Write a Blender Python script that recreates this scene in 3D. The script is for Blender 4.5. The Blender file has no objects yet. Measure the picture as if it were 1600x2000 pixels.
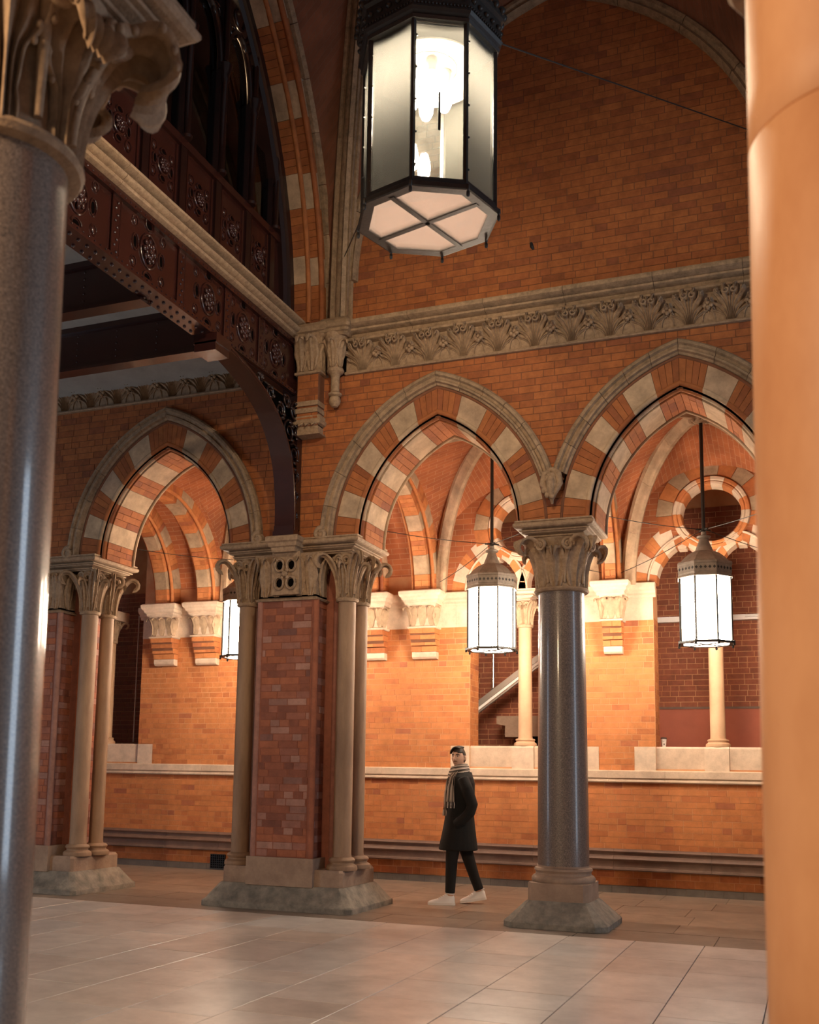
import bpy, bmesh, math, random
from mathutils import Vector, Matrix
R0 = random.Random(7)
sc = bpy.context.scene
COL = sc.collection
PI = math.pi
sin, cos, sqrt = math.sin, math.cos, math.sqrt

# ------------------------------------------------------------------ camera
cam_d = bpy.data.cameras.new('camera'); cam = bpy.data.objects.new('camera', cam_d); COL.objects.link(cam)
RT = Vector((0.92489876, 0.37980384, 0.01764461)); UP = Vector((0.03617228, -0.1340937, 0.99030826)); FW = Vector((-0.37848891, 0.91529663, 0.13776147))
m = Matrix.Identity(4)
for i in range(3):
    m[i][0] = RT[i]; m[i][1] = UP[i]; m[i][2] = -FW[i]
m.translation = (0, 0, 1.42)
cam.matrix_world = m
cam_d.sensor_fit = 'HORIZONTAL'; cam_d.sensor_width = 36.0
cam_d.lens = 2085.253 / 1600 * 36
cam_d.shift_x = (800 - 723.31) / 1600; cam_d.shift_y = (1226.39 - 1000) / 1600
cam_d.clip_start = 0.05; cam_d.clip_end = 100
cam_d.dof.use_dof = True; cam_d.dof.focus_distance = 11.5; cam_d.dof.aperture_fstop = 4.0
sc.camera = cam

# ------------------------------------------------------------------ world, exposure, lights
w = bpy.data.worlds.new('world'); sc.world = w; w.use_nodes = True
w.node_tree.nodes['Background'].inputs[0].default_value = (0.76, 0.76, 0.80, 1)
w.node_tree.nodes['Background'].inputs[1].default_value = 0.125
vs = sc.view_settings
vs.view_transform = 'Standard'; vs.look = 'None'; vs.exposure = 0.0; vs.gamma = 1.0; vs.use_curve_mapping = False

def light(name, kind, loc, power, color, size=0.1, size_y=None, aim=None):
    d = bpy.data.lights.new(name, kind); d.energy = power; d.color = color
    if kind == 'AREA':
        d.shape = 'RECTANGLE'; d.size = size; d.size_y = size_y or size
    else:
        d.shadow_soft_size = size
    o = bpy.data.objects.new(name, d); COL.objects.link(o); o.location = loc
    if aim is not None:
        o.rotation_euler = (Vector(aim) - Vector(loc)).to_track_quat('-Z', 'Y').to_euler()
    return o
WARM = (1.0, 0.70, 0.42)
# an unseen warm lamp behind the camera, and the two open ends of the hall
light('unseen_warm_light', 'POINT', (-3.7, -1.5, 4.3), 1250, WARM, 0.35)
light('street_doorway_light', 'AREA', (6.5, 8.3, 2.8), 240, (0.66, 0.82, 1.0), 2.0, 5.0, (-2.3, 2.6, 2.6))
light('cab_road_light', 'AREA', (-13.0, 4.6, 2.6), 120, (0.66, 0.82, 1.0), 1.5, 4.0, (-2.3, 10.8, 2.0))

# ------------------------------------------------------------------ materials
def mat_base(name):
    mt = bpy.data.materials.new(name); mt.use_nodes = True
    nt = mt.node_tree; b = nt.nodes['Principled BSDF']
    return mt, nt, b
def N(nt, t, **kw):
    n = nt.nodes.new(t)
    for k, v in kw.items():
        if k in ('in_',):
            for a, c in v.items(): n.inputs[a].default_value = c
        else: setattr(n, k, v)
    return n
def ramp(nt, stops, interp='LINEAR'):
    r = nt.nodes.new('ShaderNodeValToRGB'); r.color_ramp.interpolation = interp
    e = r.color_ramp.elements
    while len(e) < len(stops): e.new(0.5)
    for i, (p, c) in enumerate(stops):
        e[i].position = p; e[i].color = (*c, 1)
    return r
def rndval(nt):
    oi = N(nt, 'ShaderNodeObjectInfo'); at = N(nt, 'ShaderNodeAttribute'); at.attribute_name = 'rnd'
    ad = N(nt, 'ShaderNodeMath', operation='ADD'); fr = N(nt, 'ShaderNodeMath', operation='FRACT')
    nt.links.new(oi.outputs['Random'], ad.inputs[0]); nt.links.new(at.outputs['Fac'], ad.inputs[1]); nt.links.new(ad.outputs[0], fr.inputs[0])
    return fr.outputs[0]
def simple(name, color, rough=0.6, metal=0.0, noise=0.0, nscale=8.0, bump=0.0, bscale=40.0, coat=0.0, color2=None, stretch=None):
    mt, nt, b = mat_base(name); L = nt.links.new
    b.inputs['Roughness'].default_value = rough; b.inputs['Metallic'].default_value = metal
    b.inputs['Coat Weight'].default_value = coat; b.inputs['Coat Roughness'].default_value = 0.08
    b.inputs['Base Color'].default_value = (*color, 1)
    g = N(nt, 'ShaderNodeNewGeometry')
    if noise > 0 or color2:
        no = N(nt, 'ShaderNodeTexNoise'); no.inputs['Scale'].default_value = nscale; no.inputs['Detail'].default_value = 5; no.inputs['Roughness'].default_value = 0.65
        if stretch:
            mp = N(nt, 'ShaderNodeMapping'); mp.inputs['Scale'].default_value = stretch
            L(g.outputs['Position'], mp.inputs[0]); L(mp.outputs[0], no.inputs['Vector'])
        else: L(g.outputs['Position'], no.inputs['Vector'])
        c2 = color2 or tuple(c * (1 - noise) for c in color)
        r = ramp(nt, [(0.32, c2), (0.66, color)]); L(no.outputs[0], r.inputs[0]); L(r.outputs[0], b.inputs['Base Color'])
    if bump > 0:
        n2 = N(nt, 'ShaderNodeTexNoise'); n2.inputs['Scale'].default_value = bscale; n2.inputs['Detail'].default_value = 4
        L(g.outputs['Position'], n2.inputs['Vector'])
        bp = N(nt, 'ShaderNodeBump'); bp.inputs['Strength'].default_value = bump; bp.inputs['Distance'].default_value = 0.01
        L(n2.outputs[0], bp.inputs['Height']); L(bp.outputs[0], b.inputs['Normal'])
    return mt
def pieces(name, stops, rough=0.75, noise=0.35, nscale=6.0, bump=0.25, bscale=60, spec=0.3):
    """colour of each piece from its random number, with mottling on top"""
    mt, nt, b = mat_base(name); L = nt.links.new
    b.inputs['Roughness'].default_value = rough; b.inputs['Specular IOR Level'].default_value = spec
    v = rndval(nt); r = ramp(nt, stops); L(v, r.inputs[0])
    g = N(nt, 'ShaderNodeNewGeometry')
    no = N(nt, 'ShaderNodeTexNoise'); no.inputs['Scale'].default_value = nscale; no.inputs['Detail'].default_value = 6; no.inputs['Roughness'].default_value = 0.7
    L(g.outputs['Position'], no.inputs['Vector'])
    mr = N(nt, 'ShaderNodeMapRange'); mr.inputs[1].default_value = 0.3; mr.inputs[2].default_value = 0.7; mr.inputs[3].default_value = 1 - noise; mr.inputs[4].default_value = 1.0 + noise * 0.3
    L(no.outputs[0], mr.inputs[0])
    mx = N(nt, 'ShaderNodeVectorMath', operation='SCALE'); L(r.outputs[0], mx.inputs[0]); L(mr.outputs[0], mx.inputs['Scale'])
    L(mx.outputs[0], b.inputs['Base Color'])
    n2 = N(nt, 'ShaderNodeTexNoise'); n2.inputs['Scale'].default_value = bscale; L(g.outputs['Position'], n2.inputs['Vector'])
    bp = N(nt, 'ShaderNodeBump'); bp.inputs['Strength'].default_value = bump; bp.inputs['Distance'].default_value = 0.006
    L(n2.outputs[0], bp.inputs['Height']); L(bp.outputs[0], b.inputs['Normal'])
    return mt
def brick_uv(name, c1, c2, mortar, sx=1.0):
    mt, nt, b = mat_base(name); L = nt.links.new
    uv = N(nt, 'ShaderNodeUVMap'); uv.uv_map = 'UVMap'
    bt = N(nt, 'ShaderNodeTexBrick'); bt.inputs['Scale'].default_value = 1.0
    bt.inputs['Color1'].default_value = (*c1, 1); bt.inputs['Color2'].default_value = (*c2, 1); bt.inputs['Mortar'].default_value = (*mortar, 1)
    bt.inputs['Brick Width'].default_value = 0.235; bt.inputs['Row Height'].default_value = 0.078; bt.inputs['Mortar Size'].default_value = 0.004; bt.inputs['Mortar Smooth'].default_value = 0.3
    L(uv.outputs[0], bt.inputs['Vector'])
    no = N(nt, 'ShaderNodeTexNoise'); no.inputs['Scale'].default_value = 2.2; no.inputs['Detail'].default_value = 6
    g = N(nt, 'ShaderNodeNewGeometry'); L(g.outputs['Position'], no.inputs['Vector'])
    mr = N(nt, 'ShaderNodeMapRange'); mr.inputs[1].default_value = 0.3; mr.inputs[2].default_value = 0.7; mr.inputs[3].default_value = 0.65; mr.inputs[4].default_value = 1.1
    L(no.outputs[0], mr.inputs[0])
    mx = N(nt, 'ShaderNodeVectorMath', operation='SCALE'); L(bt.outputs[0], mx.inputs[0]); L(mr.outputs[0], mx.inputs['Scale']); L(mx.outputs[0], b.inputs['Base Color'])
    b.inputs['Roughness'].default_value = 0.85; b.inputs['Specular IOR Level'].default_value = 0.25
    bp = N(nt, 'ShaderNodeBump'); bp.inputs['Strength'].default_value = 0.5; bp.inputs['Distance'].default_value = 0.004; bp.invert = True
    L(bt.outputs['Fac'], bp.inputs['Height']); L(bp.outputs[0], b.inputs['Normal'])
    return mt
def granite(name, stops, scale, rough, coat):
    mt, nt, b = mat_base(name); L = nt.links.new
    g = N(nt, 'ShaderNodeNewGeometry')
    no = N(nt, 'ShaderNodeTexNoise'); no.inputs['Scale'].default_value = scale; no.inputs['Detail'].default_value = 6; no.inputs['Roughness'].default_value = 0.85
    L(g.outputs['Position'], no.inputs['Vector'])
    r = ramp(nt, stops); L(no.outputs[0], r.inputs[0]); L(r.outputs[0], b.inputs['Base Color'])
    b.inputs['Roughness'].default_value = rough; b.inputs['Coat Weight'].default_value = coat; b.inputs['Coat Roughness'].default_value = 0.1
    return mt
def emit(name, color, s):
    mt = bpy.data.materials.new(name); mt.use_nodes = True; nt = mt.node_tree
    nt.nodes.remove(nt.nodes['Principled BSDF']); e = N(nt, 'ShaderNodeEmission'); e.inputs[0].default_value = (*color, 1); e.inputs[1].default_value = s
    nt.links.new(e.outputs[0], nt.nodes['Material Output'].inputs[0]); return mt
def clear_glass(name, tint, refl=0.12, haze=0.0, hazecol=(1, 1, 1)):
    mt = bpy.data.materials.new(name); mt.use_nodes = True; nt = mt.node_tree; L = nt.links.new
    nt.nodes.remove(nt.nodes['Principled BSDF'])
    t = N(nt, 'ShaderNodeBsdfTransparent'); t.inputs[0].default_value = (*tint, 1)
    g = N(nt, 'ShaderNodeBsdfGlossy'); g.inputs['Roughness'].default_value = 0.03
    fr = N(nt, 'ShaderNodeFresnel'); fr.inputs[0].default_value = 1.45
    mr = N(nt, 'ShaderNodeMath', operation='ADD'); mr.inputs[1].default_value = refl * 0.3; L(fr.outputs[0], mr.inputs[0])
    mx = N(nt, 'ShaderNodeMixShader'); L(mr.outputs[0], mx.inputs[0]); L(t.outputs[0], mx.inputs[1]); L(g.outputs[0], mx.inputs[2])
    last = mx.outputs[0]
    if haze > 0:
        tr = N(nt, 'ShaderNodeBsdfTranslucent'); tr.inputs[0].default_value = (*hazecol, 1); df = N(nt, 'ShaderNodeBsdfDiffuse'); df.inputs[0].default_value = (*hazecol, 1)
        m3 = N(nt, 'ShaderNodeMixShader'); m3.inputs[0].default_value = 0.4; L(tr.outputs[0], m3.inputs[1]); L(df.outputs[0], m3.inputs[2])
        m2 = N(nt, 'ShaderNodeMixShader'); m2.inputs[0].default_value = haze; L(last, m2.inputs[1]); L(m3.outputs[0], m2.inputs[2]); last = m2.outputs[0]
    L(last, nt.nodes['Material Output'].inputs[0]); return mt

M = {}
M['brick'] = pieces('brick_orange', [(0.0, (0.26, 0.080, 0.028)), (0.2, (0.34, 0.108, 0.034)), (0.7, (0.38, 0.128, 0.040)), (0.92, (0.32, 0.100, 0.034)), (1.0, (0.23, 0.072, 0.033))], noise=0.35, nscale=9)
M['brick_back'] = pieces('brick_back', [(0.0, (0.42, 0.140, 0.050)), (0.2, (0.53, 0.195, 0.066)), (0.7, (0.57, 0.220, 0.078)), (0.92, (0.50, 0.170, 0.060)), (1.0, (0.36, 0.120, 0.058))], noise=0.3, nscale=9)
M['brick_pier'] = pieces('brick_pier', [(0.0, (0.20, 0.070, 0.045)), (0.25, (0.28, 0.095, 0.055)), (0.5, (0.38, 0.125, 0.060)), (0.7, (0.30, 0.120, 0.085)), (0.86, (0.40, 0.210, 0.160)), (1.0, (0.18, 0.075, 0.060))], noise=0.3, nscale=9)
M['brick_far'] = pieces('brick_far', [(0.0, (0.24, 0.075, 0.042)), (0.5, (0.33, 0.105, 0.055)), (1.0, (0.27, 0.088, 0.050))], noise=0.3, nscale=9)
M['mortar'] = simple('mortar_dark', (0.20, 0.078, 0.038), 0.95, noise=0.35, nscale=5)
M['mortar_light'] = simple('mortar_light', (0.62, 0.36, 0.19), 0.95, nscale=1.8, color2=(0.50, 0.20, 0.08))
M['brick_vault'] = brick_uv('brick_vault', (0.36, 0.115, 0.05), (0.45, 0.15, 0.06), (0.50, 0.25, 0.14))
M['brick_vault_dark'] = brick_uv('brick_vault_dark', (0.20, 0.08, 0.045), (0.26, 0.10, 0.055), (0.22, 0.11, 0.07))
M['stone'] = pieces('limestone', [(0.0, (0.42, 0.29, 0.185)), (0.5, (0.50, 0.355, 0.23)), (1.0, (0.45, 0.305, 0.20))], noise=0.45, nscale=5, bump=0.3)
M['stone_soot'] = pieces('sooty_limestone', [(0.0, (0.29, 0.195, 0.12)), (0.5, (0.36, 0.245, 0.155)), (1.0, (0.31, 0.205, 0.125))], noise=0.5, nscale=14, bump=0.4)
M['stone_pale'] = pieces('pale_limestone', [(0.0, (0.62, 0.47, 0.35)), (1.0, (0.70, 0.55, 0.42))], noise=0.3, nscale=5, bump=0.25)
M['stone_carved'] = simple('carved_stone', (0.37, 0.25, 0.155), 0.8, nscale=22, bump=0.3, bscale=90, color2=(0.22, 0.14, 0.085))
M['stone_base'] = simple('worn_base_stone', (0.30, 0.255, 0.20), 0.85, nscale=7, bump=0.6, bscale=30, color2=(0.13, 0.115, 0.095))
M['stone_block'] = simple('brown_block_stone', (0.36, 0.245, 0.17), 0.8, nscale=5, bump=0.4, bscale=40, color2=(0.24, 0.155, 0.11))
M['shaft'] = simple('sandstone_shaft', (0.34, 0.21, 0.125), 0.7, nscale=3.0, bump=0.15, bscale=50, color2=(0.22, 0.13, 0.078), stretch=(2, 2, 0.5))
M['shaft_pale'] = simple('pale_shaft', (0.56, 0.36, 0.22), 0.7, nscale=3, color2=(0.47, 0.29, 0.17))
M['shaft_fg'] = simple('orange_sandstone', (0.62, 0.315, 0.155), 0.55, nscale=2.2, bump=0.06, bscale=200, color2=(0.50, 0.225, 0.10), stretch=(1.5, 1.5, 0.7))
M['granite'] = granite('dark_granite', [(0.34, (0.045, 0.034, 0.028)), (0.47, (0.12, 0.085, 0.068)), (0.58, (0.20, 0.145, 0.115)), (0.70, (0.38, 0.29, 0.24))], 85, 0.4, 0.4)
M['granite_fg'] = granite('grey_granite', [(0.36, (0.05, 0.04, 0.035)), (0.48, (0.16, 0.115, 0.09)), (0.6, (0.27, 0.20, 0.16)), (0.72, (0.42, 0.34, 0.29))], 120, 0.38, 0.9)
M['iron_red'] = simple('oxblood_iron', (0.040, 0.0105, 0.008), 0.27, nscale=6, color2=(0.027, 0.008, 0.0065), bump=0.12, bscale=60, coat=0.35)
M['iron_dark'] = simple('black_red_iron', (0.020, 0.007, 0.006), 0.28, nscale=6, color2=(0.012, 0.005, 0.005), bump=0.12, bscale=60, coat=0.3)
M['black'] = simple('unlit_black', (0.004, 0.003, 0.003), 1.0)  # flat black, also laid in for the shade inside openings
M['black'].node_tree.nodes['Principled BSDF'].inputs['Specular IOR Level'].default_value = 0.0
M['bronze'] = simple('grey_bronze', (0.30, 0.26, 0.22), 0.5, metal=0.2, noise=0.35, nscale=15, bump=0.15)
M['bronze_dark'] = simple('dark_bronze', (0.020, 0.019, 0.018), 0.42, metal=0.0, noise=0.4, nscale=20, bump=0.15)
M['rod'] = simple('black_rod', (0.012, 0.011, 0.010), 0.45)
M['glow'] = emit('lit_opal_glass', (1.0, 0.80, 0.60), 67.0)
M['glow_low'] = emit('lit_base_glass', (1.0, 0.80, 0.62), 26.0)
M['bulb'] = emit('lit_bulb', (1.0, 0.80, 0.58), 560.0)
M['glass'] = clear_glass('lantern_glass', (0.97, 0.98, 0.96), 0.1, 0.013, (0.9, 0.92, 0.88))
M['window_glass'] = clear_glass('window_glass', (0.75, 0.72, 0.68), 0.2)
M['base_glass'] = clear_glass('frosted_base_glass', (0.8, 0.75, 0.72), 0.05, 0.12, (0.52, 0.44, 0.42))
M['lamp_white'] = simple('lamp_enamel', (0.10, 0.095, 0.09), 0.5)
M['white'] = simple('white_enamel', (0.80, 0.77, 0.74), 0.45)
M['plaster'] = simple('grey_plaster', (0.36, 0.35, 0.33), 0.9, noise=0.2, nscale=4)
M['slab'] = pieces('floor_slab', [(0.0, (0.56, 0.49, 0.44)), (0.2, (0.66, 0.60, 0.55)), (0.4, (0.60, 0.57, 0.54)), (0.6, (0.70, 0.62, 0.56)), (0.8, (0.58, 0.55, 0.52)), (1.0, (0.64, 0.53, 0.45))], rough=0.30, noise=0.33, nscale=2.5, bump=0.05, bscale=25, spec=0.5)
M['slab_dark'] = pieces('dark_slab', [(0.0, (0.20, 0.155, 0.12)), (0.5, (0.25, 0.19, 0.145)), (1.0, (0.18, 0.145, 0.115))], rough=0.38, noise=0.4, nscale=3, bump=0.08, bscale=25, spec=0.45)
M['slab_passage'] = pieces('passage_slab', [(0.0, (0.29, 0.215, 0.16)), (0.5, (0.35, 0.265, 0.20)), (1.0, (0.31, 0.24, 0.185))], rough=0.40, noise=0.4, nscale=3, bump=0.08, bscale=25, spec=0.45)
M['joint'] = simple('floor_joint', (0.30, 0.25, 0.20), 0.9)
M['mould_dark'] = simple('dark_plinth_mould', (0.19, 0.115, 0.085), 0.6, noise=0.3, nscale=6)
M['mould_grey'] = simple('grey_plinth_tile', (0.17, 0.145, 0.125), 0.7, noise=0.3, nscale=6)
M['red_paint'] = simple('red_painted_wall', (0.45, 0.125, 0.07), 0.7, noise=0.12, nscale=3)
M['steel'] = simple('brushed_steel', (0.55, 0.53, 0.50), 0.25, metal=0.9)
M['steel_dull'] = simple('grey_handrail', (0.30, 0.255, 0.22), 0.4, metal=0.5)
M['skin'] = simple('skin', (0.68, 0.43, 0.31), 0.55, noise=0.10, nscale=30)
M['hair'] = simple('dark_hair', (0.030, 0.017, 0.011), 0.55, nscale=60, color2=(0.012, 0.008, 0.006), stretch=(1, 1, 0.3))
M['stubble'] = simple('stubble', (0.27, 0.155, 0.105), 0.8)
M['lips'] = simple('lips', (0.34, 0.15, 0.11), 0.5)
M['eye'] = simple('eye_white', (0.55, 0.48, 0.43), 0.3)
M['pupil'] = simple('pupil', (0.015, 0.010, 0.008), 0.2)
M['coat'] = simple('black_wool', (0.0075, 0.0072, 0.0068), 0.9, nscale=30, color2=(0.005, 0.005, 0.005), bump=0.2, bscale=250)
M['denim'] = simple('black_denim', (0.0065, 0.006, 0.006), 0.85)
M['shoe'] = simple('white_leather', (0.86, 0.84, 0.82), 0.5, noise=0.05, nscale=20)
M['sole'] = simple('white_rubber', (0.82, 0.79, 0.76), 0.6)
M['lace'] = simple('shoe_lace', (0.60, 0.57, 0.54), 0.7)
M['paper'] = simple('white_paper_cup', (0.78, 0.72, 0.66), 0.6)
M['cup_brown'] = simple('dark_brown_print', (0.045, 0.02, 0.012), 0.6)
def scarf_mat():
    mt, nt, b = mat_base('striped_scarf'); L = nt.links.new
    uv = N(nt, 'ShaderNodeUVMap'); uv.uv_map = 'UVMap'
    sp = N(nt, 'ShaderNodeSeparateXYZ'); L(uv.outputs[0], sp.inputs[0])
    r = ramp(nt, [(0, (0.08, 0.065, 0.055)), (0.10, (0.55, 0.48, 0.42)), (0.22, (0.12, 0.10, 0.085)), (0.34, (0.30, 0.245, 0.20)), (0.46, (0.60, 0.53, 0.47)), (0.56, (0.07, 0.06, 0.05)), (0.70, (0.34, 0.28, 0.23)), (0.80, (0.58, 0.51, 0.45)), (0.92, (0.10, 0.085, 0.07))], 'CONSTANT')
    fr = N(nt, 'ShaderNodeMath', operation='FRACT'); L(sp.outputs[0], fr.inputs[0]); L(fr.outputs[0], r.inputs[0]); L(r.outputs[0], b.inputs['Base Color'])
    b.inputs['Roughness'].default_value = 0.95; return mt
M['scarf'] = scarf_mat()

# ------------------------------------------------------------------ mesh helpers
class MB:
    def __init__(s): s.v = []; s.f = []; s.r = []; s.uv = []
    def add(s, vs, fs, r=0.0, uvs=None):
        o = len(s.v); s.v += [tuple(v) for v in vs]
        for f in fs: s.f.append(tuple(i + o for i in f)); s.r.append(r)
        if uvs is not None: s.uv += uvs
        return s
    def box(s, x0, x1, y0, y1, z0, z1, r=0.0):
        return s.add([(x0, y0, z0), (x1, y0, z0), (x1, y1, z0), (x0, y1, z0), (x0, y0, z1), (x1, y0, z1), (x1, y1, z1), (x0, y1, z1)],
                     [(0, 3, 2, 1), (4, 5, 6, 7), (0, 1, 5, 4), (1, 2, 6, 5), (2, 3, 7, 6), (3, 0, 4, 7)], r)
    def hexa(s, p, r=0.0):
        return s.add(p, [(0, 3, 2, 1), (4, 5, 6, 7), (0, 1, 5, 4), (1, 2, 6, 5), (2, 3, 7, 6), (3, 0, 4, 7)], r)
    def loft(s, rings, cap=True, closed=True, r=0.0):
        n = len(rings[0]); vs = [p for g in rings for p in g]; fs = []
        for i in range(len(rings) - 1):
            for j in range(n if closed else n - 1):
                k = (j + 1) % n
                fs.append((i * n + j, i * n + k, (i + 1) * n + k, (i + 1) * n + j))
        if cap:
            fs.append(tuple(range(n - 1, -1, -1))); fs.append(tuple((len(rings) - 1) * n + j for j in range(n)))
        return s.add(vs, fs, r)
    def lathe(s, prof, c=(0, 0), n=24, cap=True, z=0.0):
        return s.loft([[(c[0] + a * cos(2 * PI * j / n), c[1] + a * sin(2 * PI * j / n), z + h) for j in range(n)] for a, h in prof], cap)
    def tube(s, pts, rad, n=8, cap=True):
        P = [Vector(p) for p in pts]; rings = []
        up = Vector((0.13, 0.21, 0.97)).normalized()
        for i, p in enumerate(P):
            t = (P[min(i + 1, len(P) - 1)] - P[max(i - 1, 0)])
            t = t.normalized() if t.length > 1e-9 else Vector((0, 0, 1))
            if i == 0:
                a = t.cross(up)
                if a.length < 1e-3: a = t.cross(Vector((1, 0, 0)))
                a.normalize()
            else:
                a = (a - t * a.dot(t)); a.normalize()
            b = t.cross(a); rr = rad[i] if isinstance(rad, (list, tuple)) else rad
            ra, rb = rr if isinstance(rr, tuple) else (rr, rr)
            rings.append([tuple(p + a * (ra * cos(2 * PI * j / n)) + b * (rb * sin(2 * PI * j / n))) for j in range(n)])
        return s.loft(rings, cap)
    def ball(s, c, rx, ry=None, rz=None, n=10, m=6):
        ry = ry or rx; rz = rz or rx
        rings = []
        for i in range(m + 1):
            t = -PI / 2 + PI * i / m; q = max(cos(t), 0.02)
            rings.append([(c[0] + rx * q * cos(2 * PI * j / n), c[1] + ry * q * sin(2 * PI * j / n), c[2] + rz * sin(t)) for j in range(n)])
        return s.loft(rings)
    def mesh(s, name, smooth=None):
        me = bpy.data.meshes.new(name); me.from_pydata(s.v, [], s.f)
        if any(s.r):
            at = me.attributes.new('rnd', 'FLOAT', 'FACE'); at.data.foreach_set('value', s.r)
        if s.uv and len(s.uv) == len(s.v):
            ul = me.uv_layers.new(name='UVMap')
            idx = [0] * len(me.loops); me.loops.foreach_get('vertex_index', idx)
            ul.data.foreach_set('uv', [c for i in idx for c in s.uv[i]])
        else:
            bm = bmesh.new(); bm.from_mesh(me); bmesh.ops.recalc_face_normals(bm, faces=bm.faces); bm.to_mesh(me); bm.free()
        if smooth is not None:
            me.shade_smooth()
            if smooth < 179: me.set_sharp_from_angle(angle=math.radians(smooth))
        return me
    def build(s, name, mat, parent=None, smooth=None, kind=None, loc=None):
        me = s.mesh(name, smooth); me.materials.append(M[mat])
        return link(name, me, parent, kind, loc)
def link(name, me, parent=None, kind=None, loc=None, rz=0.0):
    o = bpy.data.objects.new(name, me); COL.objects.link(o)
    if parent is not None: o.parent = parent
    if kind: o['kind'] = kind
    if loc is not None: o.location = loc
    if rz: o.rotation_euler = (0, 0, rz)
    return o
def tag(o, label, cat, group=None, kind=None):
    o['label'] = label; o['category'] = cat
    if group: o['group'] = group
    if kind: o['kind'] = kind
    return o
def thing(name, label, cat, loc=(0, 0, 0), rz=0.0, group=None, kind=None):
    o = bpy.data.objects.new(name, None); COL.objects.link(o); o.location = loc; o.rotation_euler = (0, 0, rz); o.empty_display_size = 0.1
    return tag(o, label, cat, group, kind)
def copy_tree(o, parent=None):
    c = o.copy(); COL.objects.link(c); c.parent = parent
    for ch in list(o.children): copy_tree(ch, c)
    return c
def rect_ring(x0, x1, y0, y1, z, ch=0.0):
    if ch <= 0: return [(x0, y0, z), (x1, y0, z), (x1, y1, z), (x0, y1, z)]
    return [(x0 + ch, y0, z), (x1 - ch, y0, z), (x1, y0 + ch, z), (x1, y1 - ch, z), (x1 - ch, y1, z), (x0 + ch, y1, z), (x0, y1 - ch, z), (x0, y0 + ch, z)]
def moulded(mb, x0, x1, y0, y1, prof, ch=0.0):
    """stack of rectangular rings; prof = [(outset, z)]"""
    return mb.loft([rect_ring(x0 - o, x1 + o, y0 - o, y1 + o, z, ch) for o, z in prof])
CAMP = Vector((0, 0, 1.42))

# ------------------------------------------------------------------ brick laying
BL, BH, BJ, BP = 0.235, 0.078, 0.005, 0.0035      # brick length, course, joint, how far proud
def lay_bricks(parent, mat, intervals, z0, z1, Mp, limit=300, seed=1, course=BH, name='brick', mortar=None, mort_d=0.0, cut_in_photo=None):
    """intervals(z) -> list of (s0, s1); Mp(s, z, d) -> world point. The nearest full bricks are objects, the rest one mesh."""
    rg = random.Random(seed); full = []; rest = []
    nrow = max(1, round((z1 - z0) / course)); ch = (z1 - z0) / nrow
    mm = MB()
    for k in range(nrow):
        za, zb = z0 + k * ch, z0 + (k + 1) * ch; zm = (za + zb) / 2
        A, B, C = intervals(za + 1e-4), intervals(zb - 1e-4), intervals(zm)
        if len(A) != len(C) or len(B) != len(C): A = B = C
        for (a0, a1), (b0, b1), (c0, c1) in zip(A, B, C):
            if c1 - c0 < 0.02: continue
            mm.add([Mp(a0, za, mort_d), Mp(a1, za, mort_d), Mp(b1, zb, mort_d), Mp(b0, zb, mort_d)], [(0, 1, 2, 3)])
            s = c0 - BL * (1 + rg.random())
            hdr = (k % 5 == 3)
            while s < c1:
                l = BL * (0.5 if (hdr and rg.random() < .8) or rg.random() < 0.16 else 1.0)
                e = s + l
                if e > c0 + 0.01 and s < c1 - 0.01:
                    if s > max(a0, b0, c0) and e < min(a1, b1, c1): full.append((s, e, za, zb))
                    else:
                        def cl(x, lo, hi): return min(max(x, lo), hi)
                        rest.append((cl(s, a0, a1), cl(e, a0, a1), cl(s, b0, b1), cl(e, b0, b1), za, zb))
                s = e
    full.sort(key=lambda q: (Vector(Mp((q[0] + q[1]) / 2, q[2], 0)) - CAMP).length)
    if mortar: mm.build('mortar_bed', mortar, parent)
    g = BJ / 2
    def solid(mb, a0, a1, b0, b1, za, zb, r):
        p = BP + rg.uniform(-0.0015, 0.0015); e = 0.0015
        za += g; zb -= g
        if max(a1 - a0, b1 - b0) < 0.015: return
        A0, A1, B0, B1 = a0 + g, max(a1 - g, a0 + g + 0.001), b0 + g, max(b1 - g, b0 + g + 0.001)
        mb.add([Mp(A0, za, -0.004), Mp(A1, za, -0.004), Mp(B1, zb, -0.004), Mp(B0, zb, -0.004), Mp(A0 + e, za + e, p), Mp(A1 - e, za + e, p), Mp(B1 - e, zb - e, p), Mp(B0 + e, zb - e, p)],
               [(4, 5, 6, 7), (0, 1, 5, 4), (1, 2, 6, 5), (2, 3, 7, 6), (3, 0, 4, 7)], r)
    units = {}
    for q in full[:limit]:
        ln = round(q[1] - q[0], 3)
        if ln not in units:
            mb = MB(); o = Vector(Mp(0, 0, 0))
            Mo = Mp
            h = ch
            v = [(g, g, -0.004), (ln - g, g, -0.004), (ln - g, h - g, -0.004), (g, h - g, -0.004), (g + .002, g + .002, BP), (ln - g - .002, g + .002, BP), (ln - g - .002, h - g - .002, BP), (g + .002, h - g - .002, BP)]
            mb.add([Vector(Mp(a, b, c)) - o for a, b, c in v], [(4, 5, 6, 7), (0, 1, 5, 4), (1, 2, 6, 5), (2, 3, 7, 6), (3, 0, 4, 7)])
            me = mb.mesh('brick'); me.materials.append(M[mat]); units[ln] = me
        link(name, units[ln], parent, loc=Vector(Mp(q[0], q[2], rg.uniform(-0.0015, 0.0015))))
    mb = MB()
    for q in full[limit:]: solid(mb, q[0], q[1], q[0], q[1], q[2], q[3], rg.random() * 0.998 + 0.001)
    for q in rest: solid(mb, *q, rg.random() * 0.998 + 0.001)
    if mb.f: mb.build('brickwork', mat, parent, kind='stuff')

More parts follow.
